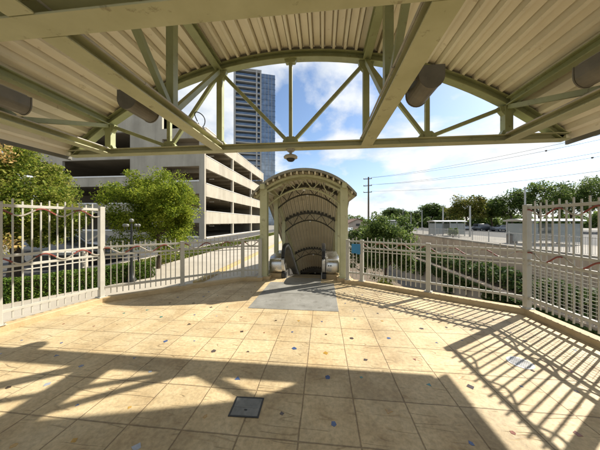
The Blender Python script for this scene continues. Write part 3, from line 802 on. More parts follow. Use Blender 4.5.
# ================================================================== ESCALATOR
es = empty('escalator', (CX, 6.0, 0), 0, 'steel escalator with black handrails going down under the arched canopy', 'escalator')
def path_y(): return [(0.0, 0), (1.5, 0), (2.3, -0.12), (13.5, -0.12-11.2*SL)]
for s in (-1, 1):
    x = s*0.56
    yA = 0.22
    # newel profile (y,z) outline of the panel
    arc = [(yA+0.30+0.36*math.cos(a)*1.0, 0.56+0.36*math.sin(a)) for a in np.linspace(math.pi*1.38, math.pi*0.5, 15)]
    lowp = [(0.95, 0.05), (1.5, -0.22), (9.9, -0.22-8.4*SL)]
    topp = [(9.9, 0.70-8.4*SL), (1.5, 0.70), (1.0, 0.90)]
    outline = arc + topp[::-1] + lowp[::-1] + [(arc[0][0]+0.1, 0.05)]
    k = len(outline)
    mb = MB()
    vs = [(x-0.012, a, b_) for a, b_ in outline]+[(x+0.012, a, b_) for a, b_ in outline]
    mb.add(vs, [tuple(range(k)), tuple(range(2*k-1, k-1, -1))]+[(i, (i+1) % k, k+(i+1) % k, k+i) for i in range(k)])
    bal = mb.build('balustrade', M['panel_glass'], es)
    rail = [(x, a, b_) for a, b_ in arc]+[(x, 0.80, 0.922), (x, 1.0, 0.905), (x, 1.5, 0.71), (x, 9.9, 0.71-8.4*SL)]
    mb = MB(); mb.sweep([(-0.045, -0.005), (0.045, -0.005), (0.05, 0.02), (0.04, 0.04), (-0.04, 0.04), (-0.05, 0.02)], rail, up=(1, 0, 0.001) and (0, 0.001, 1))
    mb.build('handrail', M['rubber'], bal, smooth=True)
    mb = MB(); mb.sweep([(-0.04, -0.06), (0.04, -0.06), (0.04, -0.006), (-0.04, -0.006)], rail[1:], up=(0, 0.001, 1)); mb.build('rail_trim', M['trim'], bal)
    # inner skirt
    mb = MB()
    xi = s*0.515
    sk = [(0.35, 0.0), (0.42, 0.16), (0.9, 0.18), (1.4, 0.02), (10.0, 0.02-8.6*SL), (10.0, -0.4-8.6*SL), (1.4, -0.5), (0.35, -0.2)]
    k = len(sk)
    vs = [(xi-0.02, a, b_) for a, b_ in sk]+[(xi+0.02, a, b_) for a, b_ in sk]
    mb.add(vs, [tuple(range(k)), tuple(range(2*k-1, k-1, -1))]+[(i, (i+1) % k, k+(i+1) % k, k+i) for i in range(k)])
    mb.build('skirt', M['steel_brushed'], es)
    # stainless wing between the newel and the canopy post
    mb = MB(); x0, x1 = s*0.62, s*0.99
    yk = [(0.42, 0.12), (0.36, 0.18), (0.34, 0.42), (0.38, 0.52), (0.46, 0.585), (0.56, 0.61), (1.8, 0.61), (1.8, 0.12)]
    k = len(yk); a0, a1 = min(x0, x1), max(x0, x1)
    vs = [(a0, a, b_) for a, b_ in yk]+[(a1, a, b_) for a, b_ in yk]
    mb.add(vs, [tuple(range(k)), tuple(range(2*k-1, k-1, -1))]+[(i, (i+1) % k, k+(i+1) % k, k+i) for i in range(k)])
    mb.build('cladding', M['steel'], es, bevel=0.008, smooth=True)
    mb = MB(); mb.box(a0, a1, 0.40, 1.8, -0.002, 0.118); mb.build('plinth', M['kerb'], es)
    mb = MB(); mb.box(s*0.575-0.06, s*0.575+0.06, 0.30, 0.52, 0.004, 0.16); mb.build('handrail_inlet', M['rubber'], es, bevel=0.02)
    if s > 0:
        mb = MB(); mb.box(0.68, 0.72, 0.335, 0.35, 0.36, 0.39); mb.box(0.74, 0.78, 0.335, 0.35, 0.36, 0.39); mb.build('button', M['black'], es)
# landing plate and steps
mb = MB(); mb.box(-0.49, 0.49, -0.10, 0.42, -0.04, 0.009); mb.build('landing_plate', M['plate'], es, bevel=0.003)
mb = MB()
for k in range(24):
    xx = -0.48+0.04*k; mb.box(xx, xx+0.02, 0.42, 0.50, -0.02, 0.006)
mb.build('comb', M['yellow'], es)
step0 = None
for k in range(27):
    y = 0.50+0.4*k; z = -0.012-max(0, (y-0.6))*SL
    if step0 is None:
        mb = MB()
        for q in range(16): mb.box(-0.49+0.0613*q, -0.49+0.0613*q+0.04, 0, 0.4, -0.006, 0.0)
        mb.box(-0.49, 0.49, 0, 0.4, -0.28, -0.0062)
        step0 = mb.build('step', M['steel_brushed'], es); ob = step0
    else:
        ob = step0.copy(); COL.objects.link(ob); ob.parent = es
    ob.location = (0, y, z)
# dark underpass the escalator runs into
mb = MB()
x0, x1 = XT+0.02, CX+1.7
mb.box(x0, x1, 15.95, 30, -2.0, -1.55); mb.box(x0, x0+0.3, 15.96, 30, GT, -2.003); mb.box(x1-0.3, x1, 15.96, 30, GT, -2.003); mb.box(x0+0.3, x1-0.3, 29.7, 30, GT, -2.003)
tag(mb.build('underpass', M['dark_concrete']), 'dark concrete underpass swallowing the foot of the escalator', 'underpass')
# blue sign on the right post
t = empty('blue_sign', (CX+1.29, 5.86, 0), 0, 'small square blue notice hung on the fence at the right canopy post', 'sign')
mb = MB(); mb.prism([(-0.02, 0), (0.20, 0), (0.20, 0.012), (-0.02, 0.012)], 0.80, 1.04); mb.prism([(0.11, 0.0), (0.20, 0.0), (0.20, 0.012), (0.11, 0.012)], 0.775, 0.7995)
mb.build('panel', M['blue'], t)
mb = MB(); mb.bar((0.02, 0.02, 0.98), (0.02, 0.12, 0.98), 0.012); mb.bar((0.16, 0.02, 0.98), (0.16, 0.12, 0.98), 0.012); mb.build('clip', M['steel'], t)

# floor hatch and drain
t = empty('access_hatch', (-0.655, 1.89, 0), R(2), 'square grey metal hatch set into the tan paving', 'hatch')
mb = MB(); w, h = 0.128, 0.105
mb.box(-w, w, -h, -h+0.012, -0.01, 0.005); mb.box(-w, w, h-0.012, h, -0.01, 0.005); mb.box(-w, -w+0.012, -h+0.012, h-0.012, -0.01, 0.005); mb.box(w-0.012, w, -h+0.012, h-0.012, -0.01, 0.005)
mb.build('frame', M['black'], t)
mb = MB(); mb.box(-w+0.014, w-0.014, -h+0.014, -0.012, -0.01, 0.004); mb.box(-w+0.014, w-0.014, -0.010, h-0.014, -0.01, 0.004); mb.build('lid', M['hatch'], t)
mb = MB(); mb.box(-0.012, 0.012, -0.04, -0.03, 0.004, 0.007); mb.build('handle', M['black'], t)
t = empty('floor_drain', (2.23, 2.80, 0), 0, 'round perforated drain cover in the striped fence shadow', 'drain')
mb = MB(); mb.lathe([(0.0, -0.005), (0.12, -0.005), (0.12, 0.004), (0.0, 0.004)], n=28); mb.build('cover', M['steel'], t)
mb = MB()
for i in range(-4, 5):
    for j in range(-4, 5):
        xx, yy = i*0.023, j*0.023
        if xx*xx+yy*yy < 0.095**2: mb.lathe([(0.0, 0.0052), (0.0088, 0.0052)], c=(xx, yy, 0), n=8)
mb.build('holes', M['black'], t)

# ================================================================== LEFT SIDE THINGS
# hedge
def hedge(p, q, w, h, label):
    t = empty('hedge', (p[0], p[1], GL), 0, label, 'hedge')
    L_ = math.hypot(q[0]-p[0], q[1]-p[1]); ang = math.atan2(q[1]-p[1], q[0]-p[0])
    n_ = 16000
    a = rng.random(n_)*L_; bq = (rng.random(n_)-0.5)*w; c = rng.random(n_)*h
    face = rng.integers(0, 3, n_)
    c = np.where(face == 0, h*(0.97+0.06*rng.random(n_)+0.03*np.sin(a*5)), c)
    bq = np.where(face == 1, -w/2*(0.94+0.1*rng.random(n_)+0.05*np.sin(a*4+c*6)), bq)
    X = a*math.cos(ang)-bq*math.sin(ang)*-1*-1; Yv = a*math.sin(ang)+bq*math.cos(ang)
    ob = leaf_mesh('foliage', np.stack([X, Yv, c], 1), 0.055, M['leaf_hedge'], t)
    mb = MB(); mb.M = Matrix.Rotation(ang, 4, 'Z'); mb.box(0.05, L_-0.05, -w/2+0.1, w/2-0.1, 0, h-0.08); mb.build('branches', M['soil'], t)
    return t
hedge((-7.95, 4.35), (-6.15, 7.55), 0.55, 0.52, 'clipped low green hedge behind the tall left fence')

# bright green tree by the path, and the big mixed tree at the far left
tree('maple_tree', 'bright green rounded tree standing in front of the garage wall', -6.85, 8.75, GL, (1.72, 1.72, 1.95), 2.36, M['leaf_bright'], nclump=220, nleaf=60000, clump_r=0.40, leaf=0.075, trunk=0.075, seed=3, lower=-0.8, shell=0.35)
def dry(n_, cs):
    out = []
    for c, r_ in cs:
        d = rng.normal(size=(n_, 3)); d /= np.linalg.norm(d, axis=1)[:, None]
        out.append(np.array(c)+d*(r_*rng.random(n_)**0.5)[:, None])
    return np.concatenate(out)
M['leaf_dry'] = leafmat('leaf_dry', [(0.36, 0.20, 0.06), (0.52, 0.36, 0.14), (0.34, 0.33, 0.06)], 0.3)
tree('elm_tree', 'large leafy tree with some dry orange leaves at the left edge behind the hedge', -10.6, 6.7, GL, (2.25, 2.2, 2.1), 2.55, M['leaf_mixed'], nclump=220, nleaf=60000, clump_r=0.44, leaf=0.085, trunk=0.16, seed=8, lower=-0.85,
     extra=(dry(260, [((1.2, -1.0, 3.95), 0.42), ((1.75, -1.25, 1.35), 0.34), ((1.0, -1.85, 2.9), 0.3), ((1.3, -1.6, 2.2), 0.28)]), M['leaf_dry']))

# cluster street lamp
t = empty('street_lamp', (-6.22, 6.75, GL), 0, 'black post lamp with a cluster of grey globes beside the hedge end', 'street lamp')
mb = MB(); mb.lathe([(0.0, 0.0), (0.14, 0.0), (0.14, 0.08), (0.09, 0.16), (0.055, 0.3), (0.045, 0.5), (0.032, 1.7), (0.028, 1.9), (0.0, 1.91)], n=14); mb.build('post', M['black'], t, smooth=True)
for k in range(5):
    if k == 4: c = (0, 0, 2.0)
    else: c = (0.22*math.cos(k*math.pi/2+0.2), 0.22*math.sin(k*math.pi/2+0.2), 1.84)
    if k < 4:
        mb = MB(); mb.tube([(0, 0, 1.66), (c[0]*0.6, c[1]*0.6, 1.64), (c[0], c[1], 1.70), (c[0], c[1], 1.78)], 0.012, 6, up=(0.3, 0.2, 1)); mb.build('arm', M['black'], t, smooth=True)
    r_ = 0.055 if k < 4 else 0.065
    mb = MB(); mb.lathe([(0.001+r_*math.sin(a), -r_*math.cos(a)) for a in np.linspace(0, math.pi, 10)], c=c, n=14); mb.build('globe', M['globe'], t, smooth=True)
# small white notice on two legs
t = empty('notice_board', (-7.15, 8.05, GL), R(15), 'small white blank notice plate on a post near the tree trunk', 'sign')
mb = MB(); mb.box(-0.02, 0.02, 0.012, 0.05, 0, 0.98); mb.build('post', M['black'], t)
mb = MB(); mb.box(-0.16, 0.16, -0.01, 0.01, 0.78, 1.02); mb.build('panel', M['white'], t, bevel=0.004)

# low wall behind the hedge
def at0(px, z):
    a = (px-300)/225.0; th = R(5.84)
    return ((a*math.cos(th)-math.sin(th))*z, (a*math.sin(th)+math.cos(th))*z)
p, q = at0(34, 9.3), at0(82, 9.5)
t = empty('low_wall', (p[0], p[1], GL), math.atan2(q[1]-p[1], q[0]-p[0]), 'low dark wall with a white coping behind the hedge', 'wall')
Lw = math.hypot(q[0]-p[0], q[1]-p[1])
mb = MB(); mb.box(0, Lw, 0, 0.22, 0, 0.56); mb.build('wall', M['dark_concrete'], t)
mb = MB(); mb.box(-0.04, Lw-0.101, -0.04, 0.26, 0.561, 0.68); mb.build('coping', M['white'], t, bevel=0.01)
mb = MB(); mb.box(Lw-0.1, Lw+0.04, -0.05, 0.27, 0, 0.72); mb.build('end_post', M['path'], t, bevel=0.01)
# cars
def car_proto(name, loc, rz, color, label, group=None, kind='sedan'):
    t = empty(name, loc, rz, label, 'car', group)
    L_, W = 4.5, 0.88
    if kind == 'suv': side = [(-2.2, 0.35), (-2.22, 0.8), (-2.15, 1.05), (-1.95, 1.68), (0.3, 1.72), (1.05, 1.12), (2.1, 0.98), (2.25, 0.7), (2.22, 0.32)]; gl = [(-1.85, 1.12), (-1.78, 1.60), (0.25, 1.63), (0.88, 1.12)]
    else: side = [(-2.2, 0.32), (-2.25, 0.75), (-2.15, 0.98), (-1.45, 1.02), (-0.85, 1.42), (0.35, 1.45), (1.15, 0.98), (2.1, 0.86), (2.25, 0.62), (2.22, 0.28)]; gl = [(-1.25, 1.02), (-0.78, 1.36), (0.3, 1.39), (0.95, 1.0)]
    k = len(side)
    mb = MB()
    def wz(z): return W if z < 1.0 else W*(1-0.28*(z-1.0)/0.7)
    vs = [(x, -wz(z), z) for x, z in side]+[(x, wz(z), z) for x, z in side]
    mb.add(vs, [tuple(range(k)), tuple(range(2*k-1, k-1, -1))]+[(i, (i+1) % k, k+(i+1) % k, k+i) for i in range(k)])
    mb.build('body', carpaint(name+'_paint', color), t, bevel=0.05, smooth=True)
    for s in (-1, 1):
        mb = MB(); kk = len(gl)
        vs = [(x, s*(wz(z)+0.012), z) for x, z in gl]+[(x, s*(wz(z)-0.02), z) for x, z in gl]
        mb.add(vs, [tuple(range(kk)), tuple(range(2*kk-1, kk-1, -1))]+[(i, (i+1) % kk, kk+(i+1) % kk, kk+i) for i in range(kk)])
        mb.build('side_window', M['car_glass'], t)
        mb = MB(); mb.box(2.19, 2.262, s*0.62-0.16, s*0.62+0.16, 0.62, 0.76); mb.build('headlight', M['globe'], t, bevel=0.01)
        for x in (-1.4, 1.4):
            mb = MB(); mb.M = Matrix.Translation((x, s*(W-0.1), 0.33)) @ Matrix.Rotation(R(90), 4, 'X')
            mb.lathe([(0.0, -0.11), (0.30, -0.11), (0.33, -0.08), (0.33, 0.08), (0.30, 0.11), (0.0, 0.11)], n=18); w_ = mb.build('wheel', M['tyre'], t)
            mb = MB(); mb.M = Matrix.Translation((x, s*(W+0.013), 0.33)) @ Matrix.Rotation(R(90), 4, 'X')
            mb.lathe([(0.0, -0.004), (0.19, -0.004), (0.19, 0.004), (0.0, 0.004)], n=14); mb.build('rim', M['steel'], w_)
    zc = 1.05 if kind != 'suv' else 1.15
    f0, f1 = (side[5], side[6]) if kind != 'suv' else (side[4], side[5])
    b0, b1 = (side[4], side[3]) if kind != 'suv' else (side[3], side[2])
    for p, q, sg in ((f0, f1, 1), (b0, b1, -1)):
        mb = MB()
        for tt in (0.1, 0.9):
            pass
        A = (p[0]+(q[0]-p[0])*0.1, p[1]+(q[1]-p[1])*0.1); B = (p[0]+(q[0]-p[0])*0.9, p[1]+(q[1]-p[1])*0.9)
        o_ = 0.015
        vs = [(A[0]+sg*o_, -wz(A[1])*0.88, A[1]+o_), (A[0]+sg*o_, wz(A[1])*0.88, A[1]+o_), (B[0]+sg*o_, wz(B[1])*0.9, B[1]+o_), (B[0]+sg*o_, -wz(B[1])*0.9, B[1]+o_)]
        vs += [(x-sg*0.03, y, z-0.03) for x, y, z in vs]
        mb.add(vs, [(0, 1, 2, 3), (7, 6, 5, 4), (0, 4, 5, 1), (1, 5, 6, 2), (2, 6, 7, 3), (3, 7, 4, 0)])
        mb.build('windscreen' if sg > 0 else 'rear_window', M['car_glass'], t)
    return t
car_proto('parked_car', (-11.9, 9.9, GL+0.004), R(8), (0.05, 0.055, 0.06), 'dark car parked on the drive behind the tall left fence and hedge')

# ------------------------------------------------------------------ parking garage
GX, GY = -13.6, 24.7
gar = empty('parking_garage', (GX, GY, GL), 0, 'multi storey concrete parking garage with open decks on the left', 'building')
gz = -GL
GXL = -48.0
def zloc(z): return z+gz
# front wall strips
def front(x0, x1, z0, z1, ops):
    mb = MB(); z = z0
    for a, b_ in sorted(ops):
        if a > z: mb.box(x0-GX, x1-GX, 0, 0.3, zloc(z), zloc(a))
        z = max(z, b_)
    if z1 > z: mb.box(x0-GX, x1-GX, 0, 0.3, zloc(z), zloc(z1))
    return mb
A_ops = [(0.64+3.23*k, 2.68+3.23*k) for k in range(4)]
B_ops = [(-0.1, 1.5), (3.1, 4.9), (6.4, 8.1), (9.75, 11.35)]
walls = [(-34.1, -32.1, []), (-22.96, -18.85, []), (-14.25, GX, []), (-48.0, -46.4, [])]
TOPA, TOPB = 15.4, 12.55
for x0, x1, o_ in walls:
    front(x0, x1, GL-0.2, TOPA if x0 < -19 else TOPB, o_).build('front_pier', M['concrete'], gar)
front(-32.1, -22.96, GL-0.2, TOPA, A_ops).build('front_wall', M['concrete'], gar)
front(-46.4, -34.1, GL-0.2, TOPA, A_ops).build('front_wall', M['concrete'], gar)
front(-18.85, -14.25, GL-0.2, TOPB, B_ops).build('front_wall', M['concrete'], gar)
for x0, x1, ops in ((-32.1, -22.96, A_ops), (-46.4, -34.1, A_ops), (-18.85, -14.25, B_ops)):
    for a, b_ in ops:
        mb = MB(); mb.box(x0-GX, x1-GX, -0.05, 0.2, zloc(a)-0.1, zloc(a)+0.05); mb.build('sill', M['white'], gar)
        if x0 > -40:
            for k in range(2):
                xx = x0+(x1-x0)*(0.3+0.4*k)
                mb = MB(); mb.box(xx-GX-0.3, xx-GX+0.3, 5.5, 5.75, zloc(b_)-0.5, zloc(b_)-0.42); mb.build('ceiling_lamp', M['white'], gar)
# side face bands and columns (towards the axis)
GYE = 50.5
bays = [GY, 33.2, 42.0, GYE]
for zb_, zt_ in ((11.1, 12.6), (7.84, 9.34), (4.6, 6.1), (1.37, 2.87), (GL-0.2, -0.25)):
    mb = MB(); mb.box(-0.28, 0.02, 0.31, GYE-GY, zloc(zb_), zloc(zt_)); mb.build('parapet', M['concrete'], gar)
    mb = MB(); mb.box(-0.30, 0.07, 0.31, GYE-GY, zloc(zt_), zloc(zt_)+0.06); mb.build('coping', M['white'], gar)
for yy in bays[1:]:
    mb = MB(); mb.box(-0.30, -0.001, yy-GY-0.35, yy-GY+0.05, 0, zloc(11.1)); mb.build('column', M['concrete'], gar)
for zb_ in (11.1, 7.84, 4.6, 1.37):
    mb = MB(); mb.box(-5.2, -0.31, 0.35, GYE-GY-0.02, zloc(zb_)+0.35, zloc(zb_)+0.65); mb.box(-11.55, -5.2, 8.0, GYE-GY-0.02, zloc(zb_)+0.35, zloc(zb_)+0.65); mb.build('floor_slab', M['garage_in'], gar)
    for k in range(9):
        mb = MB()
        yy = 1.6+2.8*k
        mb.box(-5.2 if yy < 8.5 else -11.5, -0.32, yy, yy+0.3, zloc(zb_)-0.15, zloc(zb_)+0.349)
        mb.build('ceiling_beam', M['garage_in'], gar)
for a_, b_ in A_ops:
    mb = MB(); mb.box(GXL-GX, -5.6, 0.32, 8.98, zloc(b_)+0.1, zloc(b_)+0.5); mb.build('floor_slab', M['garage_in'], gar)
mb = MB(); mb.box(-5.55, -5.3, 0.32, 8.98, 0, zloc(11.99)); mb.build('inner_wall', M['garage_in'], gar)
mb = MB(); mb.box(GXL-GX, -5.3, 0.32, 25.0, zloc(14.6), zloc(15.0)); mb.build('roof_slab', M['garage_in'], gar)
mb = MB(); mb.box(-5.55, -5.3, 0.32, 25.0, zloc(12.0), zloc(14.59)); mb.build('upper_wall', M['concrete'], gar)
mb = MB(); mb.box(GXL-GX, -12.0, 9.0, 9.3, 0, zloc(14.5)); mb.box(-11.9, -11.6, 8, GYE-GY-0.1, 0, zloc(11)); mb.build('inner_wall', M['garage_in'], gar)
mb = MB(); mb.box(GXL-GX, 0, GYE-GY, GYE-GY+0.3, 0, zloc(11.0)); mb.build('rear_wall', M['concrete'], gar)
mb = MB(); mb.box(-22.96-GX, -18.9-GX, 0.31, 6.5, zloc(12.5), zloc(15.4)); mb.build('stair_head', M['concrete'], gar)

# ------------------------------------------------------------------ tower
tw = empty('apartment_tower', (-49.4, 120.9, GL), R(17.8), 'tall grey tower with balconies and blue glass rising behind the garage', 'building')
TW, TD, FH, NF = 23.0, 20.0, 3.12, 28
xs_split = 15.2
mb = MB(); mb.box(0.9, xs_split-0.6, 1.6, TD-0.5, 0, NF*FH-0.5); mb.build('balcony_glazing', M['balcony_glass'], tw)
mb = MB(); mb.box(xs_split, TW-0.05, 0.05, TD, 0, NF*FH-0.6); mb.build('curtain_wall', M['tower_glass'], tw)
s0 = None
for k in range(NF+1):
    if s0 is None:
        mb = MB(); mb.box(0.0, xs_split-0.01, 0.0, TD, -0.28, 0.28); s0 = mb.build('floor_slab', M['slab_tower'], tw); ob = s0
    else: ob = s0.copy(); COL.objects.link(ob); ob.parent = tw
    ob.location = (0, 0, k*FH)
r0 = None
for k in range(NF):
    if r0 is None:
        mb = MB(); mb.box(1.0, xs_split-3.2, 0.06, 0.12, 0.3, 1.3); r0 = mb.build('balcony_rail', M['balcony_glass'], tw); ob = r0
        mb = MB(); mb.box(xs_split, TW+0.06, -0.06, TD+0.06, -0.10, 0.10); r1_ = mb.build('spandrel', M['balcony_glass'], tw); o2 = r1_
    else:
        ob = r0.copy(); COL.objects.link(ob); ob.parent = tw
        o2 = r1_.copy(); COL.objects.link(o2); o2.parent = tw
    ob.location = (0, 0, k*FH); o2.location = (0, 0, k*FH+0.3)
for a, b_ in ((-0.15, 0.95), (xs_split-3.1, xs_split-2.3), (xs_split-0.8, xs_split-0.02)):
    mb = MB(); mb.box(a, b_, -0.12, TD-0.2, 0, NF*FH+0.5); mb.build('pier', M['slab_tower'], tw)
for k in range(1, 4):
    xx = xs_split+k*(TW-xs_split)/4
    mb = MB(); mb.box(xx-0.08, xx+0.08, -0.10, 0.04, 0, NF*FH-0.8); mb.build('mullion', M['slab_tower'], tw)
mb = MB(); mb.box(-0.2, xs_split, -0.15, TD, NF*FH+0.5, NF*FH+1.2); mb.build('roof_band', M['slab_tower'], tw)
mb = MB(); mb.box(3, 11, 4, 14, NF*FH+1.2, NF*FH+3.5); mb.build('plant_room', M['slab_tower'], tw)

# ================================================================== RIGHT SIDE
# retaining walls of the cutting
mb = MB(); mb.box(15.4, 15.78, -60, 119.5, -3.25, GR+0.02); w_ = mb.build('retaining_wall', M['retain'])
tag(w_, 'upper tan retaining wall on the far side of the cutting, above the shrubs', 'wall')
mb = MB(); mb.box(15.34, 15.84, -60, 119.5, GR+0.021, GR+0.16); mb.build('coping', M['retain_grey'], w_)
mb = MB(); mb.box(11.9, 12.28, -60, 119.5, GT, -3.15)
w_ = mb.build('retaining_wall', M['retain_grey']); tag(w_, 'lower grey retaining wall on the far side of the cutting, below the shrubs', 'wall')
for k in range(16):
    mb = MB(); mb.box(11.80, 11.899, -10+6*k, -9.6+6*k, GT, -3.3); mb.build('buttress', M['retain_grey'], w_)
mb = MB(); mb.box(11.84, 12.32, -60, 119.5, -3.149, -3.02); mb.build('coping', M['retain'], w_)
mb = MB(); mb.box(XT-0.28, XT, 6.2, 119.5, GT, GL+0.02); w_ = mb.build('retaining_wall', M['retain_grey']); tag(w_, 'grey retaining wall beside the escalator shaft', 'wall')
# soil and ivy on the ledge
MB().box(12.3, 15.38, -60, 119, -3.25, -3.07).build('planting_bed', M['soil'], kind='structure')
n_ = 30000
iy = -4+rng.random(n_)**1.5*75; ixv = 12.2+rng.random(n_)*2.2
hz = 0.45+0.35*np.sin(iy*1.7)*np.sin(iy*0.63+1)+0.25*np.sin(ixv*3)
iz = -3.1+rng.random(n_)**0.6*np.maximum(0.35, hz+0.65)
iv = leaf_mesh('ivy', np.stack([ixv, iy, iz], 1), 0.24, M['leaf_ivy'])
tag(iv, 'dense dark green shrubs and ivy along the ledge of the cutting', 'ground cover', kind='stuff')
n_ = 14000
iy = 1+rng.random(n_)*34; 
hv = leaf_mesh('ivy', np.stack([11.8-rng.random(n_)*0.25, iy, -3.15-rng.random(n_)**1.6*2.2*np.clip(0.45+0.4*np.sin(iy*0.9)+0.25*np.sin(iy*2.3), 0.05, 1)], 1), 0.2, M['leaf_ivy'])
tag(hv, 'ivy hanging over the lower grey wall of the cutting', 'ivy', kind='stuff')
# steel fence on top of the far wall
t = empty('wall_fence', (16.0, 0, GR), 0, 'pale grey metal fence along the top of the far retaining wall', 'fence')
mb = MB()
for z in (0.15, 1.15): mb.bar((0, -20, z), (0, 100, z), 0.035, 0.035)
mb.build('rail', M['galv'], t)
mb = MB()
for k in range(700):
    y = 2+0.125*k; mb.box(-0.007, 0.007, y-0.007, y+0.007, 0.05, 1.2)
mb.build('pickets', M['galv'], t); t.children[-1]['kind'] = 'stuff'
p0 = None
for k in range(40):
    if p0 is None: mb = MB(); mb.box(-0.03, 0.03, -0.03, 0.03, 0, 1.28); p0 = mb.build('post', M['galv'], t); ob = p0
    else: ob = p0.copy(); COL.objects.link(ob); ob.parent = t
    ob.location = (0, 2+2.4*k, 0)

# shelters
def shelter(loc, L_, D, H, rz, label):
    t = empty('waiting_shelter', loc, rz, label, 'shelter', 'shelters along the far platform')
    mb = MB()
    us = np.linspace(-1, 1, 13)
    sec = [(float(u)*(D/2+0.25), H+0.16*(1-float(u)**2)) for u in us]
    vs = []; 
    for x in (-L_/2-0.2, L_/2+0.2):
        vs += [(x, a, b_) for a, b_ in sec]+[(x, a, b_+0.09) for a, b_ in sec[::-1]]
    nn = 26
    mb.add(vs, [(i, (i+1) % nn, nn+(i+1) % nn, nn+i) for i in range(nn)]+[tuple(range(nn)), tuple(range(2*nn-1, nn-1, -1))])
    mb.build('roof', M['galv'], t)
    for x in (-L_/2, 0, L_/2):
        for y in (-D/2, D/2):
            mb = MB(); mb.box(x-0.05, x+0.05, y-0.05, y+0.05, 0, H); mb.build('post', M['galv'], t)
    for k in range(4):
        x0 = -L_/2+0.08+k*(L_-0.1)/4; mb = MB(); mb.box(x0, x0+(L_-0.1)/4-0.06, D/2-0.015, D/2+0.015, 0.25, H-0.2); mb.build('panel', M['shelter_glass'], t)
        mb = MB(); mb.box(x0, x0+(L_-0.1)/4-0.06, -D/2-0.015, -D/2+0.015, 0.25, H-0.2)
        if k != 1: mb.build('panel', M['shelter_glass'], t)
    for x in (-L_/2, L_/2):
        mb = MB(); mb.box(x-0.015, x+0.015, -D/2+0.07, D/2-0.07, 0.25, H-0.2); mb.build('panel', M['shelter_glass'], t)
    mb = MB(); mb.box(-L_/2+0.4, L_/2-0.4, D/2-0.6, D/2-0.2, 0.42, 0.47); mb.box(-L_/2+0.5, -L_/2+0.56, D/2-0.55, D/2-0.25, 0, 0.42); mb.box(L_/2-0.56, L_/2-0.5, D/2-0.55, D/2-0.25, 0, 0.42); mb.build('bench', M['galv'], t)
    return t
shelter((20.9, 23.8, GR+0.004), 5.0, 1.8, 2.15, R(3), 'grey curved roof shelter behind the tall right fence post, larger of the two near ones')
shelter((18.6, 36.2, GR+0.004), 4.2, 1.8, 2.1, R(3), 'grey shelter farther down the platform beyond the low fence')
shelter((17.9, 66.0, GR+0.004), 5.0, 2.0, 2.4, R(3), 'small distant shelter at the far end of the wall, near the bushy tree')

# litter bin
t = empty('litter_bin', (18.4, 24.2, GR+0.004), 0, 'dark litter bin on the pale walkway left of the near shelter', 'bin')
mb = MB(); mb.lathe([(0.0, 0.0), (0.27, 0.0), (0.30, 0.8), (0.0, 0.8)], n=16); mb.build('drum', M['wood'], t)
mb = MB(); mb.lathe([(0.0, 0.80), (0.32, 0.801), (0.33, 0.86), (0.16, 0.95), (0.0, 0.96)], n=16); mb.build('lid', M['black'], t)

# light rail poles with cantilever arms
def rail_pole(px_x, y, h, arm, label, r=0.11):
    t = empty('catenary_pole', (px_x, y, GR), 0, label, 'pole', 'line poles along the far platform')
    mb = MB(); mb.tube([(0, 0, 0), (0, 0, h)], r, 10, up=(0, 1, 0), scales=[1, 0.75]); mb.build('mast', M['galv'], t, smooth=True)
    if arm:
        mb = MB(); mb.bar((0.1, 0, h-0.5), (-arm, 0, h-0.25), 0.07, 0.07); mb.bar((0.1, 0, h-1.1), (-arm*0.7, 0, h-0.36), 0.04, 0.04); mb.build('arm', M['galv'], t)
    return t
def at(px, z):   # a point seen in the column px at forward distance z
    a = (px-300)/225.0; th = R(5.84)
    return ((a*math.cos(th)-math.sin(th))*z, (a*math.sin(th)+math.cos(th))*z)
for px, z, top, arm, lab in ((525, 17.5, 187, 0, 'plain grey mast right beside the tall right fence post'),
                             (470, 32, 206, 0, 'grey mast standing in front of the yellow green tree'),
                             (443, 38, 207, 0, 'grey mast beside the second shelter'),
                             (422, 62, 210, 5.0, 'distant grey mast with a long arm above the small far shelter'),
                             (403, 80, 208, 8.0, 'distant grey mast with an arm, just right of the bushy tree'),
                             (411, 72, 213, 0, 'short distant grey mast between the two masts with arms')):
    x, y = at(px, z)
    rail_pole(x, y, 1.6-GR+(222-top)/225*z, arm, lab, r=0.07 if z < 30 else 0.13)

# trees beyond
TG = 'trees beyond the cutting'
spec = [  # px, z, top y, half width px, mat, label
    (393, 95, 207, 11, 'leaf_dark', 'small dark rounded tree far off, right of the bushy tree'),
    (412, 100, 213, 9, 'leaf_far', 'low pale green tree far off between two distant masts'),
    (432, 85, 203, 12, 'leaf_dark', 'dark tall tree far off behind the second shelter'),
    (450, 80, 207, 9, 'leaf_far', 'slim green tree right behind the mast by the second shelter'),
    (467, 60, 198, 15, 'leaf_yellow', 'yellow green spreading tree behind the parked cars'),
    (492, 62, 199, 15, 'leaf_far', 'mid green tree between the yellow green tree and the near shelter'),
    (512, 55, 188, 17, 'leaf_dark', 'dark broad tree behind the near shelter, left of the tall post'),
    (540, 50, 181, 19, 'leaf_far', 'tall green tree rising above the near shelter roof'),
    (572, 52, 184, 20, 'leaf_dark', 'broad dark tree seen above the tall right fence'),
    (602, 46, 174, 22, 'leaf_far', 'tallest tree at the right edge above the fence'),
    (640, 46, 178, 24, 'leaf_dark', 'dark tree at the far right, mostly outside the view'),
]
for i, (px, z, ty, hw, mt, lab) in enumerate(spec):
    x, y = at(px, z)
    H = 1.6-GR+(222-ty)/225*z; rr = hw/225*z*1.15
    rzv = min(H*0.46, rr*1.1)
    tree('shade_tree', lab, x, y, GR, (rr, rr, rzv), H-rzv*0.92, M[mt], nclump=75, nleaf=7500, clump_r=rr*0.27, leaf=0.0065*z+0.05, trunk=0.2, group=TG, seed=20+i, lower=-0.5)
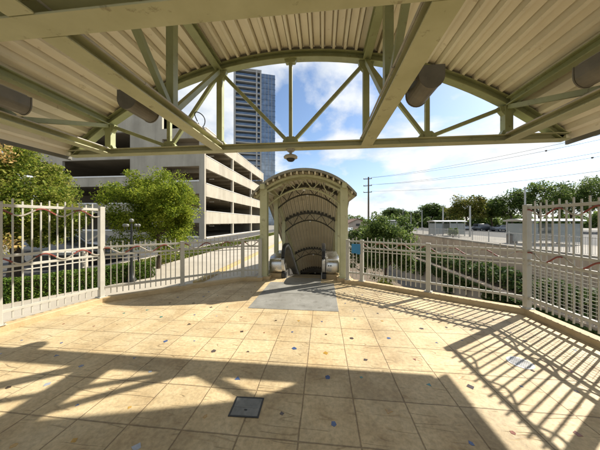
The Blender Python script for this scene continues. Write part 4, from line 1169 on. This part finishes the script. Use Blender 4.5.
# far off wood closing the horizon
n_ = 16000
fx_ = rng.uniform(-60, 330, n_); fy_ = 170+rng.random(n_)*14+0.05*fx_
hh = 5.0+2.2*np.sin(fx_*0.11)+1.5*np.sin(fx_*0.27+1)+1.0*np.sin(fx_*0.71)
fz_ = GR+rng.random(n_)**0.7*hh
wv = leaf_mesh('far_wood', np.stack([fx_, fy_, fz_], 1), 1.5, M['leaf_far'])
tag(wv, 'far off line of trees along the horizon', 'wood', kind='stuff')

n_ = 30000
pxs = rng.uniform(385, 700, n_); zz = 78+rng.random(n_)*6
xy = np.array([at(a_, b_) for a_, b_ in zip(pxs, zz)])
hh = 3.6+1.3*np.sin(pxs*0.16)+0.9*np.sin(pxs*0.37+1)+0.6*np.sin(pxs*0.9)
wv = leaf_mesh('shrubbery', np.stack([xy[:, 0], xy[:, 1], GR+rng.random(n_)**0.8*hh], 1), 0.8, M['leaf_far'])
tag(wv, 'belt of bushes closing the far side of the parking lot', 'bushes', kind='stuff')
# the bushy tree right of the escalator canopy, rooted in the cutting
x, y = at(386, 14.0)
tree('bushy_tree', 'dense dark green bushy tree just behind the low fence right of the escalator', x, y, -5.0, (1.75, 1.75, 2.2), 5.25, M['leaf_far'], nclump=130, nleaf=17000, clump_r=0.42, leaf=0.15, trunk=0.12, seed=41, lower=-0.9)
x, y = at(362, 16.0)
tree('bushy_tree', 'slender dark shrub tree close behind the blue sign', x, y, -5.0, (0.9, 0.9, 1.8), 4.8, M['leaf_dark'], nclump=60, nleaf=6000, clump_r=0.35, leaf=0.14, trunk=0.09, seed=43, lower=-0.9)
x, y = at(388, 10.5)
tree('shrub', 'pale green shrub low down behind the pickets of the right low fence', x, y, -3.6, (0.8, 0.8, 0.75), 1.9, M['leaf_yellow'], nclump=40, nleaf=5000, clump_r=0.25, leaf=0.1, trunk=0.05, seed=45, cat='shrub')
x, y = at(453, 30.0)
tree('shrub', 'round grey green shrub by the far fence near the second shelter', x, y, GR, (0.8, 0.8, 0.7), 0.75, M['leaf_far'], nclump=30, nleaf=2500, clump_r=0.25, leaf=0.14, trunk=0.06, seed=46, cat='shrub')
# bank inside the cutting under the trees
mb = MB(); mb.add([(1.5, 7.0, -4.2), (9.0, 7.0, -5.6), (9.0, 60, -5.6), (1.5, 60, -4.2), (1.5, 7.0, GT), (9.0, 7.0, GT), (9.0, 60, GT), (1.5, 60, GT)],
       [(0, 1, 2, 3), (4, 7, 6, 5), (0, 4, 5, 1), (1, 5, 6, 2), (2, 6, 7, 3), (3, 7, 4, 0)])
mb.build('bank', M['soil'], kind='structure')

# parked cars beyond
for i, (px, z, c, k, rz, lab) in enumerate((
    (484, 52, (0.05, 0.055, 0.06), 'suv', 10, 'dark car parked under the yellow green tree'),
    (503, 50, (0.16, 0.17, 0.18), 'sedan', 5, 'grey car parked left of the near shelter'),
    (462, 58, (0.55, 0.56, 0.57), 'sedan', 8, 'silver car parked farthest left beneath the trees'),
    (560, 44, (0.6, 0.6, 0.58), 'suv', 4, 'pale car parked behind the tall right fence'))):
    x, y = at(px, z)
    car_proto('parked_car', (x, y, GR+0.008), R(rz), c, lab, 'cars parked beyond the platform', k)

# gable house far off
x, y = at(358, 85)
t = empty('gable_house', (x, y, GR), R(12), 'distant house with a brown gable roof beside the canopy edge', 'house')
mb = MB(); mb.prism([(-3.4, 0), (3.4, 0), (3.4, 8), (-3.4, 8)], 0, 1.7); mb.add([(-3.4, 0, 1.7), (3.4, 0, 1.7), (0, 0, 3.2), (-3.4, 8, 1.7), (3.4, 8, 1.7), (0, 8, 3.2)], [(0, 1, 2), (5, 4, 3)])
mb.build('wall', M['cream_wall'], t)
mb = MB()
for s in (-1, 1): mb.bar((s*1.9, -0.4, 2.52), (s*1.9, 8.4, 2.52), 4.4, 0.15, up=(s*1.5/3.4, 0, 1))
mb.build('roof', M['brick'], t)
mb = MB(); mb.box(-0.8, 0.8, -0.05, 0.02, 0.6, 1.5); mb.build('window', M['car_glass'], t)

# utility poles and overhead wires
def util_pole(x, y, h, label, rz):
    t = empty('utility_pole', (x, y, GR), rz, label, 'utility pole', 'wooden poles carrying the overhead wires')
    mb = MB(); mb.tube([(0, 0, -0.2), (0, 0, h)], 0.27, 10, up=(0, 1, 0), scales=[1, 0.7]); mb.build('pole', M['wood'], t, smooth=True)
    for z in (h-0.5, h-2.4, h-4.2):
        mb = MB(); mb.box(-1.35, 0.9, -0.07, 0.07, z-0.09, z+0.09); ca = mb.build('crossarm', M['wood'], t)
        for xx in (-1.25, 0.8):
            mb = MB(); mb.lathe([(0, 0), (0.11, 0.0), (0.13, 0.12), (0.06, 0.25), (0, 0.27)], c=(xx, 0, z+0.09), n=8); mb.build('insulator', M['galv'], ca)
    return t
x0, y0 = at(368.5, 62); h0 = 1.6-GR+45/225*62
x1, y1 = at(705, 25)
util_pole(x0, y0, h0, 'tall wooden utility pole with three crossarms right of the escalator canopy', R(-20))
for i, (dz, off) in enumerate(((-0.25, -1.2), (-0.25, 0.8), (-2.15, -1.2), (-2.15, 0.8), (-3.95, 0.8))):
    pts = []
    for k in range(31):
        s = k/30
        sag = 1.0*4*s*(1-s)
        X = x0+(x1-x0)*s+off*math.cos(R(-20))*(1-s)+off*0.6*s; Yv = y0+(y1-y0)*s+off*math.sin(R(-20))*(1-s)+off*s
        pts.append((X, Yv, GR+h0+dz-(0.25*i*s)-sag))
    mb = MB(); mb.tube(pts, 0.022, 5)
    w_ = mb.build('overhead_wire', M['cable'])
    tag(w_, 'thin overhead wire crossing the bright sky right of the utility pole', 'wire', 'overhead wires from the utility pole')
    if i in (1, 3):
        s = 22 if i == 1 else 25
        mb = MB(); mb.lathe([(0.0, -0.14), (0.1, -0.1), (0.14, 0), (0.1, 0.1), (0, 0.14)], c=pts[s], n=8); mb.build('marker', M['orange'], w_)

# ================================================================== SKY, SUN, CAMERA
SUN = Vector((1.05, 0.70, 1.0)).normalized()
el = math.asin(SUN.z); az = math.atan2(SUN.x, SUN.y)
world = bpy.data.worlds.new('World'); sc.world = world; world.use_nodes = True
nt = world.node_tree; L = nt.links.new
bg = nt.nodes['Background']; bg.inputs['Strength'].default_value = 0.13
sky = N(nt, 'ShaderNodeTexSky', sky_type='NISHITA'); sky.sun_disc = False
sky.sun_elevation = el; sky.sun_rotation = az; sky.air_density = 1.0; sky.dust_density = 0.7; sky.ozone_density = 1.5
tc = N(nt, 'ShaderNodeTexCoord')
sep = N(nt, 'ShaderNodeSeparateXYZ'); L(tc.outputs['Generated'], sep.inputs[0])
mz = N(nt, 'ShaderNodeMath', operation='MAXIMUM'); mz.inputs[1].default_value = 0.0; L(sep.outputs['Z'], mz.inputs[0])
az_ = N(nt, 'ShaderNodeMath', operation='ADD'); az_.inputs[1].default_value = 0.28; L(mz.outputs[0], az_.inputs[0])
dv = N(nt, 'ShaderNodeVectorMath', operation='DIVIDE'); L(tc.outputs['Generated'], dv.inputs[0])
cb = N(nt, 'ShaderNodeCombineXYZ'); [L(az_.outputs[0], cb.inputs[i]) for i in range(3)]; L(cb.outputs[0], dv.inputs[1])
mp = N(nt, 'ShaderNodeMapping'); mp.inputs['Location'].default_value = (3.1, 0.7, 0.0); L(dv.outputs[0], mp.inputs['Vector'])
cn = N(nt, 'ShaderNodeTexNoise', i_Scale=1.5, i_Detail=9, i_Roughness=0.56, i_Distortion=0.15); L(mp.outputs[0], cn.inputs['Vector'])
cr = ramp(nt, [(0.44, 0.0), (0.53, 0.8), (0.60, 1.0)]); L(cn.outputs['Fac'], cr.inputs['Fac'])
# cloud brightness variation
cn2 = N(nt, 'ShaderNodeTexNoise', i_Scale=3.0, i_Detail=6, i_Roughness=0.55); L(mp.outputs[0], cn2.inputs['Vector'])
cc = ramp(nt, [(0.32, (2.4, 2.7, 3.05)), (0.58, (3.9, 3.95, 3.95))]); L(cn2.outputs['Fac'], cc.inputs['Fac'])
# horizon whitening
hz_ = N(nt, 'ShaderNodeMapRange'); hz_.inputs[1].default_value = 0.0; hz_.inputs[2].default_value = 0.30; hz_.inputs[3].default_value = 0.6; hz_.inputs[4].default_value = 0.0; L(mz.outputs[0], hz_.inputs[0])
mx0 = N(nt, 'ShaderNodeMix', data_type='RGBA'); L(hz_.outputs[0], mx0.inputs[0]); sm = N(nt, 'ShaderNodeMix', data_type='RGBA', blend_type='MULTIPLY'); sm.inputs[0].default_value = 1.0; L(sky.outputs[0], sm.inputs[6]); sm.inputs[7].default_value = (0.60, 0.63, 0.66, 1); L(sm.outputs[2], mx0.inputs[6]); mx0.inputs[7].default_value = (2.6, 3.1, 3.7, 1)
mx = N(nt, 'ShaderNodeMix', data_type='RGBA'); L(cr.outputs['Color'], mx.inputs[0]); L(mx0.outputs[2], mx.inputs[6]); L(cc.outputs['Color'], mx.inputs[7])
L(mx.outputs[2], bg.inputs['Color'])

sd = bpy.data.lights.new('sun', 'SUN'); sd.energy = 4.1; sd.angle = R(0.5); sd.color = (1.0, 0.93, 0.82)
so = bpy.data.objects.new('sun', sd); COL.objects.link(so)
so.rotation_euler = (-SUN).to_track_quat('-Z', 'Y').to_euler(); so.location = (20, 20, 30)

cd = bpy.data.cameras.new('camera'); cam = bpy.data.objects.new('camera', cd); COL.objects.link(cam)
cam.location = (0, 0, 1.6); cam.rotation_euler = (R(90), 0, R(5.84))
cd.sensor_width = 36; cd.lens = 13.5; cd.shift_y = -0.005; cd.clip_end = 3000; cd.clip_start = 0.05
sc.camera = cam

sc.view_settings.view_transform = 'Standard'; sc.view_settings.look = 'None'
sc.view_settings.gamma = 1.0; sc.view_settings.exposure = 1.07
sc.view_settings.use_curve_mapping = False
sc.render.engine = 'CYCLES'
cy = sc.cycles
cy.use_denoising = True
try: cy.denoiser = 'OPENIMAGEDENOISE'
except Exception: pass
cy.max_bounces = 8; cy.diffuse_bounces = 5; cy.glossy_bounces = 3; cy.transmission_bounces = 4; cy.transparent_max_bounces = 8
cy.sample_clamp_indirect = 8.0
